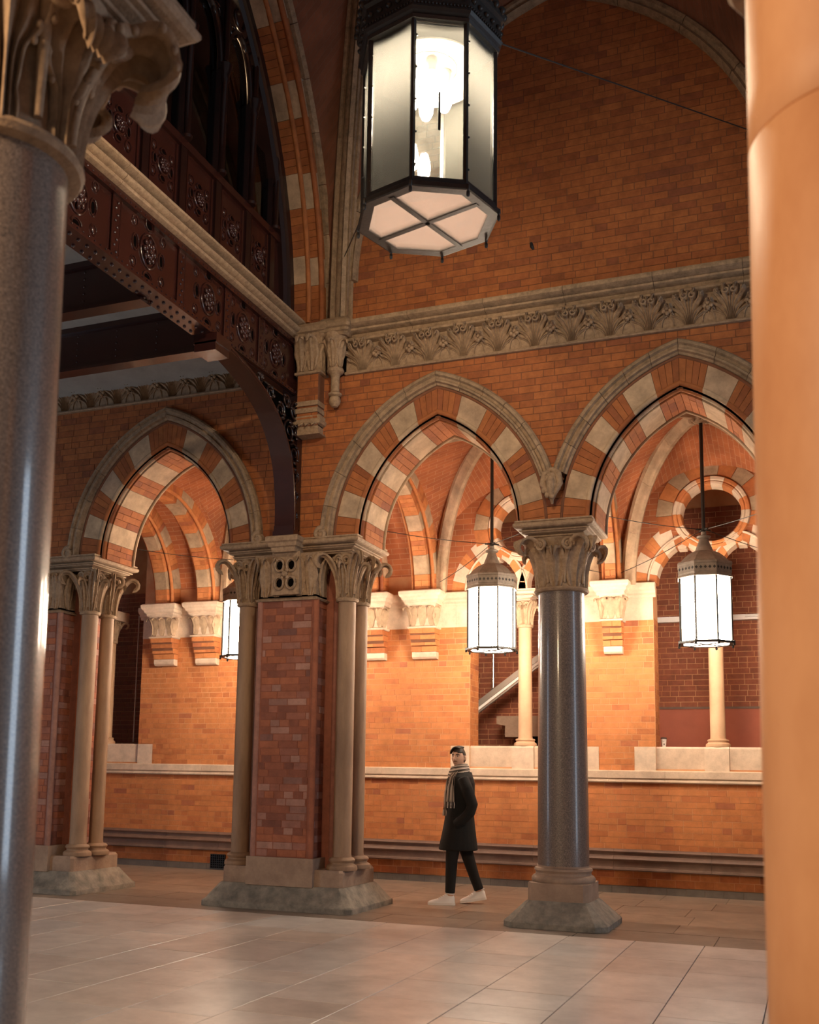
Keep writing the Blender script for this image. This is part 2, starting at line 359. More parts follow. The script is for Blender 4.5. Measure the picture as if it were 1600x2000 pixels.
def front(Y): return lambda s, z, d: (s, Y - d, z)
def side(X, sg=1): return lambda s, z, d: (X + sg * d, s, z)

# ------------------------------------------------------------------ arches
class Arch:
    def __init__(s, Mp, sa, z0, c): s.M, s.sa, s.z0, s.c = Mp, sa, z0, c
    def P(s, sd, R, t, d):
        ph = t * math.acos(min(1.0, s.c / R))
        return s.M(s.sa + sd * (R * cos(ph) - s.c), s.z0 + R * sin(ph), d)
    def length(s, R): return R * math.acos(s.c / R)
    def half(s, R, z):
        if z <= s.z0: return R - s.c
        q = R * R - (z - s.z0) ** 2
        return max(0.0, sqrt(q) - s.c) if q > 0 else 0.0
    def block(s, mb, sd, Ra, Rb, t0, t1, da, db, n=1, r=0.0):
        for i in range(n):
            a, b = t0 + (t1 - t0) * i / n, t0 + (t1 - t0) * (i + 1) / n
            mb.hexa([s.P(sd, Ra, a, da), s.P(sd, Rb, a, da), s.P(sd, Rb, a, db), s.P(sd, Ra, a, db), s.P(sd, Ra, b, da), s.P(sd, Rb, b, da), s.P(sd, Rb, b, db), s.P(sd, Ra, b, db)], r)
    def sweep(s, mb, sd, prof, t0, t1, n):
        mb.loft([[s.P(sd, R, t0 + (t1 - t0) * i / n, d) for R, d in prof] for i in range(n + 1)])
def roll(R, d, r, n=8): return [(R + r * cos(2 * PI * k / n), d + r * sin(2 * PI * k / n)) for k in range(n)]
ZONES = [(0, .13, 0), (.13, .27, 1), (.27, .42, 0), (.42, .56, 1), (.56, .70, 0), (.70, .86, 1), (.86, 1, 0)]
def zone_blocks(parent, arch, sides, Ra, Rb, da, db, zones, bm='brick', stm='stone', depth_split=1, bt=0.078, proud=0.0, t_min=0.0, n_st=2):
    """one ring of an arch: a stone block for each stone zone, single bricks for each brick zone"""
    gap = 0.004
    for sd in sides:
        for t0, t1, st in zones:
            t0 = max(t0, t_min)
            if t1 - t0 < 0.01: continue
            Lr = arch.length((Ra + Rb) / 2); gt = gap / Lr / 2
            if st:
                mb = MB(); arch.block(mb, sd, Ra, Rb, t0 + gt, t1 - gt, da, db, n_st); mb.build('stone_voussoir', stm, parent)
            else:
                n = max(1, round((t1 - t0) * Lr / bt))
                for i in range(n):
                    a, b = t0 + (t1 - t0) * i / n, t0 + (t1 - t0) * (i + 1) / n
                    ds = depth_split; off = (0.5 if i % 2 else 0.0)
                    cuts = [0.0] + [(k + off) / ds for k in range(0 if off else 1, ds)] + [1.0]
                    for c0, c1 in zip(cuts[:-1], cuts[1:]):
                        mb = MB(); g2 = 0.003
                        d0 = da + (db - da) * c0 + (g2 if db > da else -g2) * (1 if c0 > 0 else 0); d1 = da + (db - da) * c1
                        arch.block(mb, sd, Ra + R0.uniform(-.002, .002), Rb, a + gt, b - gt, d0, d1); mb.build('brick_voussoir', bm, parent)

# ------------------------------------------------------------------ carved leaves
def leaf_mb(L, w, lean=25, curl=230, start=0.62, nu=10, nv=18, th=0.012, lobes=3.5, rib=0.010, cup=0.25, serr=0.22, frill=0, flare=False):
    """leaf rising from the origin along +Z, bending towards +X and curling over at the tip, fluted and scalloped"""
    C = []; x = z = 0.0; ds = L / nv
    for i in range(nv + 1):
        v = i / nv
        hd = 90 - lean * min(v / start, 1.0) ** 1.3 - (curl * ((v - start) / (1 - start)) ** 1.15 if v > start else 0)
        C.append((x, z, hd)); x += ds * cos(math.radians(hd)); z += ds * sin(math.radians(hd))
    def pt(i, j, off):
        x, z, hd = C[i]; v = i / nv; u = -1 + 2 * j / nu
        wd = w * (0.40 + 0.66 * sin(PI * min(v * 1.12, 1) ** 1.1)) * (1 - 0.62 * max(0, (v - 0.76) / 0.24) ** 2)
        if flare:
            q = max(0.0, min(1.0, (v - .22) / .36)); q = q * q * (3 - 2 * q); wd = w * (.34 + .95 * q) * (1 - 0.55 * max(0, (v - 0.80) / 0.20) ** 2)
        wd *= 1 + serr * (abs(sin(PI * lobes * v + 0.4)) - 0.5) * abs(u) ** 1.5
        nx, nz = sin(math.radians(hd)), -cos(math.radians(hd))
        h = off - cup * wd * u * u * 0.5 + rib * 1.5 * math.exp(-(u / 0.14) ** 2) + rib * (1.5 if flare else 1.0) * cos(u * PI * (4.5 if flare else 2.5)) + rib * 1.2 * abs(u) ** 6
        return (x + nx * h, wd * u * 0.5, z + nz * h)
    F = [[pt(i, j, th) for j in range(nu + 1)] for i in range(nv + 1)]
    B = [[pt(i, j, -th * 0.6) for j in range(nu + 1)][::-1] for i in range(nv + 1)]
    mb = MB(); mb.loft([f + b for f, b in zip(F, B)])
    if frill:
        for q in range(frill):
            i = int(nv * (.36 + .52 * q / (frill - 1)))
            for j in (0, nu):
                p = Vector(F[i][j]); c_ = Vector(F[i][nu // 2]); o_ = (p - c_).normalized()
                rr = w * .058 * (1 - .4 * abs(q / (frill - 1) - .45)); mb.ball(tuple(p), rr * 1.1, rr, rr * 1.3, 10, 7)
    return mb
def leaf_mesh(name, mat='stone_carved', **kw):
    me = leaf_mb(**kw).mesh(name, 75); me.materials.append(M[mat]); return me
LEAVES = {}
def get_leaf(key, **kw):
    if key not in LEAVES: LEAVES[key] = leaf_mesh('carved_leaf', **kw)
    return LEAVES[key]
def put_leaf(me, parent, c, r, z, ang, sx=1.0, name='leaf'):
    o = link(name, me, parent, loc=(c[0] + r * cos(ang), c[1] + r * sin(ang), z), rz=ang)
    if sx != 1.0: o.scale = (sx, sx, 1)
    return o
def capital(parent, c, z0, z1, r, half, mat='stone_carved', key='cap', n=8, ring=True, angs=None, fine=False):
    """bell with two tiers of curling leaves; corner leaves reach out to the abacus corners"""
    H = z1 - z0; mb = MB()
    pr = [(r * 1.0, 0.0), (r * 1.0, 0.0)]
    if ring: pr = [(r, -0.035), (r * 1.10 + .012, -0.03), (r * 1.14 + .015, -0.012), (r * 1.10 + .012, 0.008), (r * 1.02, 0.016)]
    pr += [(r * 0.99, H * .12), (r * 1.0, H * .4), (r * 1.1, H * .65), (r * 1.32, H * .86), (min(r * 1.5, half * 1.05), H)]
    mb.lathe(pr, (0, 0), 28 if fine else 20); cap = mb.build('capital', mat, parent, 40, loc=(c[0], c[1], z0))
    fn = dict(nu=26, nv=44, frill=8, flare=True) if fine else dict(nu=10, nv=18)
    big = get_leaf(key + 'big' + mat, L=H * 1.60, w=r * 1.12, lean=42, curl=250, start=0.58, th=H * 0.024, rib=H * 0.022, mat=mat, lobes=6 if fine else 4.5, **fn)
    sm = get_leaf(key + 'sm' + mat, L=H * 1.10, w=r * 0.86, lean=24, curl=235, start=0.64, th=H * 0.024, rib=H * 0.022, mat=mat, lobes=6 if fine else 4.5, **fn)
    for k in range(4):
        a = PI / 4 + k * PI / 2
        if angs is None or angs(a): put_leaf(big, cap, (0, 0), r * 0.98, 0.0, a)
        a = k * PI / 2
        if angs is None or angs(a): put_leaf(sm, cap, (0, 0), r * 1.0, 0.0, a)
        for sg in (-1, 1):       # stems that end in scrolls under the abacus
            mb = MB(); pts = []; rad = []; q = H * .13; ns = 30
            for i in range(12):
                v = i / 11; aa = a + sg * (.34 - .02 * v + .16 * v * v); rr = r * (1.06 + .42 * v ** 2.2)
                pts.append((rr * cos(aa), rr * sin(aa), H * (.10 + .74 * v))); rad.append(H * (.028 + .018 * v))
            ac = a + sg * (.48 - .30 * q / r); rr = r * 1.52
            tv = Vector((-sin(ac), cos(ac), 0)) * sg; ov = Vector((cos(ac), sin(ac), 0)); c0 = ov * rr + Vector((0, 0, H * .84))
            for i in range(ns):
                b = -i / (ns - 1) * 2.3 * 2 * PI * .75; q2 = q * (1 - .78 * i / (ns - 1))
                pts.append(tuple(c0 + tv * (q2 * cos(b)) - Vector((0, 0, 1)) * (q2 * sin(b)) + ov * (.02 * H * i / ns))); rad.append(H * (.046 - .022 * i / ns))
            mb.tube(pts, rad, 8 if fine else 6); mb.build('scroll', mat, cap, 60)
    return cap
AB = [(-.13, 0), (-.13, .014), (-.112, .018), (-.108, .03), (-.118, .036), (-.13, .042), (-.10, .05), (-.08, .056), (-.078, .068), (-.055, .072), (-.05, .082), (-.075, .088), (-.08, .096), (-.025, .10), (-.006, .108), (.004, .122), (.004, .138), (-.006, .152), (-.02, .158), (-.012, .163), (-.012, .178)]
def abacus(parent, x0, x1, y0, y1, z, mat='stone_carved', name='abacus', k=1.0):
    mb = MB(); moulded(mb, x0, x1, y0, y1, [(o * k, z + h * k) for o, h in AB]); return mb.build(name, mat, parent)

# ================================================================== FLOORS
def slab_floor(name, label, x0, x1, y0, y1, dx, lens, mat, seed, along='y', xs0=None):
    rg = random.Random(seed)
    mb = MB(); mb.add([(x0, y0, -0.012), (x1, y0, -0.012), (x1, y1, -0.012), (x0, y1, -0.012)], [(0, 1, 2, 3)])
    fl = mb.build(name, 'joint'); tag(fl, label, 'floor', kind='structure')
    g = 0.003; s = xs0 if xs0 is not None else x0
    while s < x1 - 0.05:
        e = min(s + dx, x1); t = y0 - rg.random() * lens[1]
        while t < y1 - 0.02:
            u = t + rg.uniform(*lens)
            if u > y1 - lens[0] * 0.6: u = y1
            a, b = max(t, y0), u
            if b - a > 0.05:
                m2 = MB(); dz = rg.uniform(-0.0015, 0.0)
                X0, X1 = max(s, x0) + g, e - g
                m2.loft([rect_ring(X0, X1, a + g, b - g, -0.03), rect_ring(X0, X1, a + g, b - g, dz - 0.002), rect_ring(X0 + .002, X1 - .002, a + g + .002, b - g - .002, dz)])
                m2.build('slab', mat, fl)
            t = u
        s = e
    return fl
slab_floor('floor', 'hall floor of large worn buff and pink stone slabs', -9.33, 2.67, 3.2, 10.06, 0.6, (0.42, 1.15), 'slab', 3)
def slab_row_floor(name, label, x0, x1, y0, y1, rows, lens, mat, seed):
    rg = random.Random(seed)
    mb = MB(); mb.add([(x0, y0, -0.012), (x1, y0, -0.012), (x1, y1, -0.012), (x0, y1, -0.012)], [(0, 1, 2, 3)])
    fl = mb.build(name, 'joint'); tag(fl, label, 'floor', kind='structure'); g = 0.003
    for k in range(rows):
        ya, yb = y0 + (y1 - y0) * k / rows, y0 + (y1 - y0) * (k + 1) / rows; s = x0 - rg.random() * 0.4
        while s < x1:
            e = s + rg.uniform(*lens); a, b = max(s, x0), min(e, x1)
            if b - a > 0.03:
                m2 = MB(); m2.loft([rect_ring(a + g, b - g, ya + g, yb - g, -0.03), rect_ring(a + g, b - g, ya + g, yb - g, rg.uniform(-.002, 0))]); m2.build('slab', mat, fl)
            s = e
    return fl
slab_row_floor('floor_arcade', 'dark stone strip of floor that the arcade piers stand on', -10.6, 1.2, 10.06, 11.35, 2, (0.9, 1.5), 'slab_dark', 5)
slab_row_floor('floor_passage', 'brown stone slabs of the passage floor behind the arcade', -11.6, 1.2, 11.35, 14.25, 4, (0.6, 1.1), 'slab_passage', 6)
mb = MB(); mb.box(-16, 9, -4, 17, -0.3, -0.035); gb = mb.build('floor_bed', 'joint'); tag(gb, 'plain stone floor bed under the slabs by the columns', 'floor', kind='structure')

# ================================================================== ARCADE WALL
YF, YBK = 10.55, 11.2
XL, XR = -10.6, 0.5
ARX = (-7.05, -3.62, -1.085)
wf = MB(); 
arches = [Arch(front(YF), x, 4.0, 0.51) for x in ARX]
def cut(ints, a, b):
    out = []
    for s, e in ints:
        if b <= s or a >= e: out.append((s, e)); continue
        if a > s: out.append((s, a))
        if b < e: out.append((b, e))
    return out
def spandrel(R):
    def f(z):
        I = [(XL, XR)]
        for A in arches:
            h = A.half(R, z)
            if h > 0: I = cut(I, A.sa - h, A.sa + h)
        return I
    return f
def strips(mb, intervals, z0, z1, Mp, d, n):
    for k in range(n):
        za, zb = z0 + (z1 - z0) * k / n, z0 + (z1 - z0) * (k + 1) / n
        A, B = intervals(za + 1e-4), intervals(zb - 1e-4)
        if len(A) != len(B): A = B = intervals((za + zb) / 2)
        for (a0, a1), (b0, b1) in zip(A, B):
            mb.add([Mp(a0, za, d), Mp(a1, za, d), Mp(b1, zb, d), Mp(b0, zb, d)], [(0, 1, 2, 3)])
strips(wf, spandrel(1.40), 4.0, 6.5, front(YF), -0.02, 90)
strips(wf, spandrel(1.36), 4.0, 6.5, front(YBK), 0.0, 90)
wall_front = wf.build('wall_front', 'mortar'); tag(wall_front, 'orange brick arcade wall with banded pointed arches between hall and passage', 'wall', kind='structure')
lay_bricks(wall_front, 'brick', spandrel(1.80), 4.02, 5.90, front(YF), 300, 11, mortar='mortar')
HOOD = [(1.86, -.01), (1.865, .055), (1.845, .085), (1.815, .09), (1.80, .06), (1.775, .055), (1.765, .075), (1.745, .075), (1.735, .04), (1.715, .03), (1.71, -.01)]
CLIPX = (ARX[1] + ARX[2]) / 2
def front_arch(k):
    A = arches[k]; core = MB()
    for sd in (-1, 1):
        core_r = [(1.40, -.02), (1.74, -.02), (1.74, -.64), (1.40, -.64)]
        A.sweep(core, sd, core_r, 0, 1, 16)
    ar = core.build('arch', 'mortar', wall_front)
    for sd in (-1, 1):
        # hood mould stones
        t_start = 0.0
        if (k == 1 and sd == 1) or (k == 2 and sd == -1):
            t_start = math.asin(0.56 / 1.86) / math.acos(0.51 / 1.86)
        n = 6
        for i in range(n):
            a, b = t_start + (1 - t_start) * i / n, t_start + (1 - t_start) * (i + 1) / n
            mb = MB(); A.sweep(mb, sd, HOOD, a + .001, b - .001, 4); mb.build('hood_stone', 'stone_soot', ar, 35)
        # rolls between the orders
        for (R, d, r, mt) in ((1.445, -.010, .028, 'brick'), (1.412, -.066, .034, 'brick'), (1.70, .0, .018, 'mortar')):
            if mt == 'mortar':
                mb = MB(); A.sweep(mb, sd, roll(R, d, r), 0, 1, 22); mb.build('roll_mould', mt, ar, 60)
            else:
                for z0_, z1_, st_ in ZONES:
                    mb = MB(); A.sweep(mb, sd, roll(R, d, r), z0_, z1_, 4); mb.build('roll_mould', 'stone' if st_ else 'brick', ar, 60)
        mb = MB(); A.sweep(mb, sd, roll(1.365, -.63, .022), 0, 1, 22); mb.build('roll_mould', 'stone', ar, 60)
    zone_blocks(ar, A, (-1, 1), 1.455, 1.715, -.08, .006, ZONES)
    zone_blocks(ar, A, (-1, 1), 1.365, 1.44, -.60, -.085, ZONES, depth_split=2)
    return ar
for k in range(3): front_arch(k)
# hood stops
def hood_stop(x, z, nm='hood_stop', big=False):
    mb = MB(); y = YF - 0.07; r = 0.075 if not big else 0.10
    pts = []
    for i in range(26):
        a = i / 25 * 2.3 * PI; rr = r * (1 - 0.62 * i / 25)
        pts.append((x + rr * cos(a + 1.2), y - 0.02 * i / 25, z + rr * sin(a + 1.2)))
    mb.tube(pts, [(.030 * (1.1 - .5 * i / 25)) * (1.3 if big else 1) for i in range(26)], 8)
    mb.ball((x, y + .03, z), r * .9, .06, r * .9)
    if big:
        for s in (-1, 1):
            mb.tube([(x, y, z + .16), (x + s * .07, y - .04, z + .10), (x + s * .085, y - .05, z), (x + s * .03, y - .04, z - .10), (x, y - .01, z - .17)], [.03, .04, .038, .03, .012], 8)
        mb.tube([(x, y - .03, z + .1), (x, y - .08, z + .02), (x, y - .06, z - .08), (x, y, z - .2)], [.03, .045, .04, .012], 8)
    if big:
        for k in range(14):
            a_ = k * 2.4; q_ = .03 + .055 * ((k * 7) % 5) / 4; mb.ball((x + q_ * cos(a_), y - .07 + .25 * q_, z + 1.5 * q_ * sin(a_)), .032, .03, .036, 8, 5)
    mb.build(nm, 'stone_carved', wall_front, 60)
hood_stop(-8.37, 4.07); hood_stop(-5.73, 4.07); hood_stop(-4.94, 4.07); hood_stop(CLIPX, 4.40, big=True)
for i in range(5):
    mb = MB(); mb.box(-2.46, -2.25, YF - .004, YF + .05, 4.035 + .08 * i, 4.11 + .08 * i); mb.build('brick', 'brick', wall_front)
# brick jamb carrying the far end of the third arch, out of sight behind the near pillar
mb = MB(); mb.box(-0.02, 0.5, YF + .02, YBK, 0, 4.0); mb.build('end_jamb', 'mortar', wall_front)
lay_bricks(wall_front, 'brick', lambda z: [(-0.02, 0.5)], 0.0, 4.0, front(YF + .02), 40, 12)

# frieze of carved leaves and cornice
def motif():
    mb = MB(); bed = lambda z: 0.012 + 0.085 * (max(z, 0) / 0.33) ** 2.2
    for e_, L, wd, ln, cu, x0, drop in ((0, .38, .050, 14, 200, 0, 0), (-.045, .42, .055, 20, 215, -.010, .01), (.045, .42, .055, 20, 215, .010, .01), (-.105, .40, .055, 22, 200, -.020, .035), (.105, .40, .055, 22, 200, .020, .035), (-.150, .34, .050, 20, 170, -.030, .06), (.150, .34, .050, 20, 170, .030, .06), (-.12, .20, .04, 14, 160, -.042, .03), (.12, .20, .04, 14, 160, .042, .03)):
        lf = leaf_mb(L, wd, lean=ln, curl=cu, start=.70, nu=6, nv=14, th=.010, rib=.006, lobes=3, serr=.12, cup=.9)
        vs = []
        for (x, y, z) in lf.v:
            q = max(0.0, min(1.0, z / (L * .72))); s2, z2 = x0 + y * (1 + .3 * q) + e_ * q ** 2.2, z - drop * q ** 3 + .006
            vs.append((s2, -(bed(min(max(z2, 0), .3)) + x * .85 - .012), z2))
        mb.add(vs, lf.f)
    for s in (-1, 1):
        pts = []
        for i in range(18):
            b = PI * .5 - s * i / 17 * 2.6 * PI; rr = .036 * (1 - .7 * i / 17)
            pts.append((s * .034 + rr * cos(b), -(bed(.28) + .055 + .012 * i / 17), .268 + rr * sin(b)))
        mb.tube(pts, .010, 6)
    for dx, dz in ((-.030, .165), (.030, .165), (0, .145), (0, .195)): mb.ball((.185 + dx, -(bed(.16) + .02), dz), .024, .026, .024, 8, 5)
    mb.tube([(.185, -(bed(.02) - .04), .0), (.185, -(bed(.14) - .02), .14)], .007, 6)
    mb.tube([(.185 - .062 * cos(t), -(bed(.01 + .13 * sin(t)) - .012), .01 + .13 * sin(t)) for t in [PI * i / 10 for i in range(11)]], .010, 6)
    me = mb.mesh('frieze_leaf', 60); me.materials.append(M['stone_carved']); return me
MOT = motif()
def frieze(x0, x1, nm, label):
    mb = MB(); n = 10; z0 = 5.89
    prof = [(.0, z0), (.045, z0), (.055, z0 + .012), (.045, z0 + .03), (.012, z0 + .035)] + [(-0.035 + 0.085 * (i / n) ** 2.2, z0 + .035 + .30 * i / n) for i in range(n + 1)] + [(.10, z0 + .345), (0, z0 + .345)]
    mb.loft([[(x, YF - d, z) for d, z in prof] for x in (x0, x1)])
    fr = mb.build(nm, 'stone_carved', None, 40); tag(fr, label, 'frieze', kind='structure')
    k = int((x1 - x0) / 0.372); p = (x1 - x0) / k
    for i in range(k): link('frieze_leaf', MOT, fr, loc=(x0 + p * (i + .5), YF, z0 + .035))
    return fr
fr1 = frieze(-4.71, 0.4, 'trim_1', 'carved leaf frieze and cornice above the two right-hand arches')
fr2 = frieze(-9.6, -5.62, 'trim_2', 'carved leaf frieze under the iron bridge above the left arch')
mb = MB()
prof = [(.0, 6.23), (.105, 6.235), (.125, 6.245), (.13, 6.262), (.12, 6.278), (.07, 6.285), (.055, 6.31), (.07, 6.335), (.13, 6.345), (.15, 6.352), (.155, 6.37), (.145, 6.378), (.205, 6.385), (.235, 6.40), (.24, 6.425), (.23, 6.45), (.19, 6.46), (.04, 6.49), (0, 6.49)]
segs = [-4.70, -3.9, -3.05, -2.2, -1.3, -.45, 0.5]
for a, b in zip(segs[:-1], segs[1:]):
    mb = MB(); mb.loft([[(x, YF - d, z) for d, z in prof] for x in (a + .002, b - .002)]); mb.build('cornice_stone', 'stone_soot', fr1, 35)
mb = MB(); mb.loft([[(x, YF - d * .5, z) for d, z in prof] for x in (-9.6, -5.62)]); mb.build('cornice_stone', 'stone_soot', fr2, 35)

# corbel cluster where ribs, frieze and iron beam meet
cc = thing('corbel_cluster', 'carved stone corbels where the iron beam and vault ribs meet the wall', 'corbel', (0, 0, 0), kind='structure')
mb = MB(); mb.box(-5.24, -4.98, YF - .16, YF + .05, 5.30, 5.93); mb.build('corbel_core', 'mortar', cc)
lay_bricks(cc, 'brick', lambda z: [(-5.24, -4.98)], 5.33, 5.90, front(YF - .16), 40, 21)
mb = MB()
for z in (5.45, 5.53): mb.box(-5.25, -4.97, YF - .185, YF, z, z + .055)
moulded(mb, -5.24, -4.98, YF - .14, YF, [(.03, 5.20), (.035, 5.215), (.0, 5.225), (.0, 5.31), (.03, 5.325), (.04, 5.36), (.03, 5.38), (.02, 5.385), (.025, 5.42), (0, 5.43)])
mb.build('corbel_foot', 'stone_carved', cc)
sm = get_leaf('corbel', L=.16, w=.09, lean=30, curl=190, start=.5, nu=5, nv=10, th=.008, rib=.005)
for x in (-5.19, -5.11, -5.03): put_leaf(sm, cc, (x, YF - .135), 0, 5.225, -PI / 2)
mb = MB(); moulded(mb, -5.25, -4.96, YF - .17, YF, [(0, 5.90), (.02, 5.905), (.02, 5.93), (0, 5.94), (0.0, 6.2), (.05, 6.30), (.07, 6.33), (.07, 6.36), (.10, 6.37), (.12, 6.42), (.10, 6.46), (.04, 6.49)]); mb.build('corbel_block', 'stone_carved', cc)
bl = get_leaf('corbelbig', L=.50, w=.16, lean=24, curl=215, start=.66, nu=7, nv=14, th=.014, rib=.010)
for x in (-5.19, -5.06): put_leaf(bl, cc, (x, YF - .17), 0, 5.94, -PI / 2)
put_leaf(bl, cc, (-4.96, YF - .10), 0, 5.94, 0)
# little hanging colonnette
c = (-4.80, YF - .10)
mb = MB(); mb.lathe([(.004, 5.50), (.035, 5.505), (.06, 5.54), (.068, 5.575), (.06, 5.61), (.045, 5.62), (.075, 5.635), (.08, 5.655), (.055, 5.67), (.05, 5.69), (.05, 5.85), (.06, 5.88), (.095, 5.905), (.10, 5.925), (.09, 5.945), (.075, 5.95), (.075, 6.05), (.10, 6.2), (.14, 6.3), (.15, 6.34)], c, 14); mb.build('hanging_colonnette', 'stone_carved', cc, 40)
mb = MB(); moulded(mb, -4.95, -4.62, YF - .23, YF, [(-.02, 6.30), (.0, 6.33), (.02, 6.34), (.02, 6.37), (.045, 6.38), (.06, 6.41), (.045, 6.45), (.0, 6.50)], .03); mb.build('rib_seat', 'stone_soot', cc)
for a in (-PI * .85, -PI / 2, -PI * .15): put_leaf(get_leaf('hang', L=.40, w=.12, lean=26, curl=215, start=.66, nu=7, nv=12, th=.011, rib=.008), cc, c, .075, 5.95, a)

# plain ends of the hall and the passage
mb = MB(); mb.add([(.5, YF + .01, 0), (5.0, YF + .01, 0), (5.0, YF + .01, 10.6), (.5, YF + .01, 10.6)], [(0, 1, 2, 3)], 0, [(0, 0), (4.5, 0), (4.5, 10.6), (0, 10.6)]); wr = mb.build('wall_right', 'brick_vault'); tag(wr, 'brick wall continuing the arcade beyond the right edge', 'wall', kind='structure')
mb = MB(); mb.add([(-11.6, 10.5, 0), (-11.6, 14.3, 0), (-11.6, 14.3, 6.2), (-11.6, 10.5, 6.2)], [(0, 1, 2, 3)], 0, [(0, 0), (3.8, 0), (3.8, 6.2), (0, 6.2)]); wl = mb.build('wall_left', 'brick_vault'); tag(wl, 'brick end wall of the passage beyond the far-left pier', 'wall', kind='structure')

# ================================================================== UPPER WALL, RIBS AND HALL VAULT
YU = YF + .03
AU = Arch(front(YU), -2.36, 7.0, 0.80)
def upper(z):
    h = AU.half(3.15, z); return [(max(-2.36 - h, -5.0), min(-2.36 + h, 0.3))] if h > 0.03 else [(-2.361, -2.36)]
mb = MB(); strips(mb, lambda z: [(-5.2, 0.5)], 6.4, 10.3, front(YU), -0.02, 4)
wall_upper = mb.build('wall_upper', 'mortar'); tag(wall_upper, 'tall brick wall above the frieze, fading into the dark under the vault', 'wall', kind='structure')
lay_bricks(wall_upper, 'brick', upper, 6.48, 10.02, front(YU), 300, 31, mortar='mortar')
# dark hole left by a missing fixing
mb = MB(); mb.tube([(-2.56, YU - .012, 7.03), (-2.575, YU - .03, 7.06), (-2.58, YU - .035, 7.10)], [.012, .02, .014], 8); mb.build('iron_fixing', 'rod', wall_upper)
# wall rib
for sd in (-1, 1):
    for i in range(5):
        mb = MB(); AU.sweep(mb, sd, [(3.04, 0), (3.04, .05), (3.07, .10), (3.10, .075), (3.13, .11), (3.17, .11), (3.22, .05), (3.22, 0)], i / 5 + .001, (i + 1) / 5 - .001, 6); mb.build('rib_stone', 'stone_soot', wall_upper, 40)
# diagonal ribs
VA = Vector((-2.36, 6.665, 11.9))
def diag_pt(foot, t, drop=0.0):
    th = t * PI / 2; f = Vector(foot); xy = (VA - f) * (1 - cos(th))
    return Vector((f.x + xy.x, f.y + xy.y, f.z + (VA.z - f.z) * sin(th) - drop))
def diag_rib(parent, foot, mat, prof, n, t1=1.0, name='rib_stone', segs=10):
    f = Vector(foot); h = Vector((VA.x - f.x, VA.y - f.y, 0)).normalized(); sd = Vector((-h.y, h.x, 0))
    for q in range(segs):
        rings = []
        for i in range(n + 1):
            t = t1 * (q + (i / n) * .997) / segs; p = diag_pt(foot, t); e = diag_pt(foot, min(1, t + .01)) - diag_pt(foot, max(0, t - .01)); e.normalize()
            nn = sd.cross(e).normalized()
            if nn.dot(h) < 0 and nn.z > 0: nn = -nn
            if nn.z > 0: nn = -nn
            if t < 0.02: nn = h
            rings.append([tuple(p + sd * a + nn * b) for a, b in prof])
        mb = MB(); mb.loft(rings); mb.build(name, mat, parent, 40)
RIB = [(-.13, -.08), (-.13, .03), (-.10, .05), (-.075, .03), (-.07, .10), (-.045, .13), (-.03, .11), (-.025, .15), (.025, .15), (.03, .11), (.045, .13), (.07, .10), (.075, .03), (.10, .05), (.13, .03), (.13, -.08)]
hv = MB()
def web(mb, A, B, nt=14, ns=6, us=1.0):
    """ruled surface between two curves with brick UVs"""
    PA = [Vector(A(i / nt)) for i in range(nt + 1)]; PB = [Vector(B(i / nt)) for i in range(nt + 1)]
    vs = []; uv = []; acc = 0.0
    for i in range(nt + 1):
        if i: acc += ((PA[i] - PA[i - 1]).length + (PB[i] - PB[i - 1]).length) / 2
        wd = (PB[i] - PA[i]).length
        for j in range(ns + 1):
            vs.append(tuple(PA[i].lerp(PB[i], j / ns))); uv.append(((j / ns - .5) * wd, acc))
    fs = [(i * (ns + 1) + j, i * (ns + 1) + j + 1, (i + 1) * (ns + 1) + j + 1, (i + 1) * (ns + 1) + j) for i in range(nt) for j in range(ns)]
    mb.add(vs, fs, 0.0, uv)
AT = Arch(side(-5.05), 6.665, 6.5, 0.83)
FL, FR = (-4.78, YU - .06, 6.5), (0.06, YU - .06, 6.5)
def wall_curve(sd):
    def f(t):
        if t < .12: x = -2.36 + sd * 2.35; return (x, YU, 6.5 + .5 * t / .12)
        return AU.P(sd, 3.15, (t - .12) / .88, 0)
    return f
def trans_curve(R, d): return lambda t: AT.P(1, R, t, d)
for sd, ft in ((-1, FL), (1, FR)):
    web(hv, wall_curve(sd), lambda t, ft=ft: diag_pt(ft, t))
web(hv, lambda t: diag_pt(FL, t), trans_curve(4.80, .05))
web(hv, lambda t: diag_pt(FR, t), lambda t: (0.35 , AT.P(1, 4.80, t, 0)[1], AT.P(1, 4.80, t, 0)[2]))
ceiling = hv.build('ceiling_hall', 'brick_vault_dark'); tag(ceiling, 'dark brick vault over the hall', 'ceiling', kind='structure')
diag_rib(ceiling, FL, 'stone_soot', RIB, 4, .62)
diag_rib(ceiling, FR, 'stone_soot', RIB, 4, .62)
# banded transverse arch over the iron bridge
ta = MB()
AT.sweep(ta, 1, [(4.60, -.55), (4.60, -.10), (4.9, -.10), (4.9, -.55)], 0, 1, 20)
tarch = ta.build('wall_bridge_arch', 'mortar'); tag(tarch, 'tall banded brick and stone arch framing the iron screen above the bridge', 'arch', kind='structure')
TZ = []
t = 0.0; st = 0
for wd, s_ in ((.075, 0), (.05, 1), (.085, 0), (.06, 1), (.09, 0), (.06, 1), (.09, 0), (.06, 1), (.09, 0), (.06, 1), (.28, 0)):
    TZ.append((t, t + wd, s_)); t += wd
zone_blocks(tarch, AT, (1,), 4.50, 4.62, -.50, -.07, TZ, n_st=1, bt=.085)
zone_blocks(tarch, AT, (1,), 4.625, 4.76, -.50, .05, TZ, n_st=1, bt=.085)
for R, d, r in ((4.52, -.06, .03), (4.645, .05, .035)):
    mb = MB(); AT.sweep(mb, 1, roll(R, d, r), 0, 1, 30); mb.build('roll_mould', 'brick', tarch, 60)
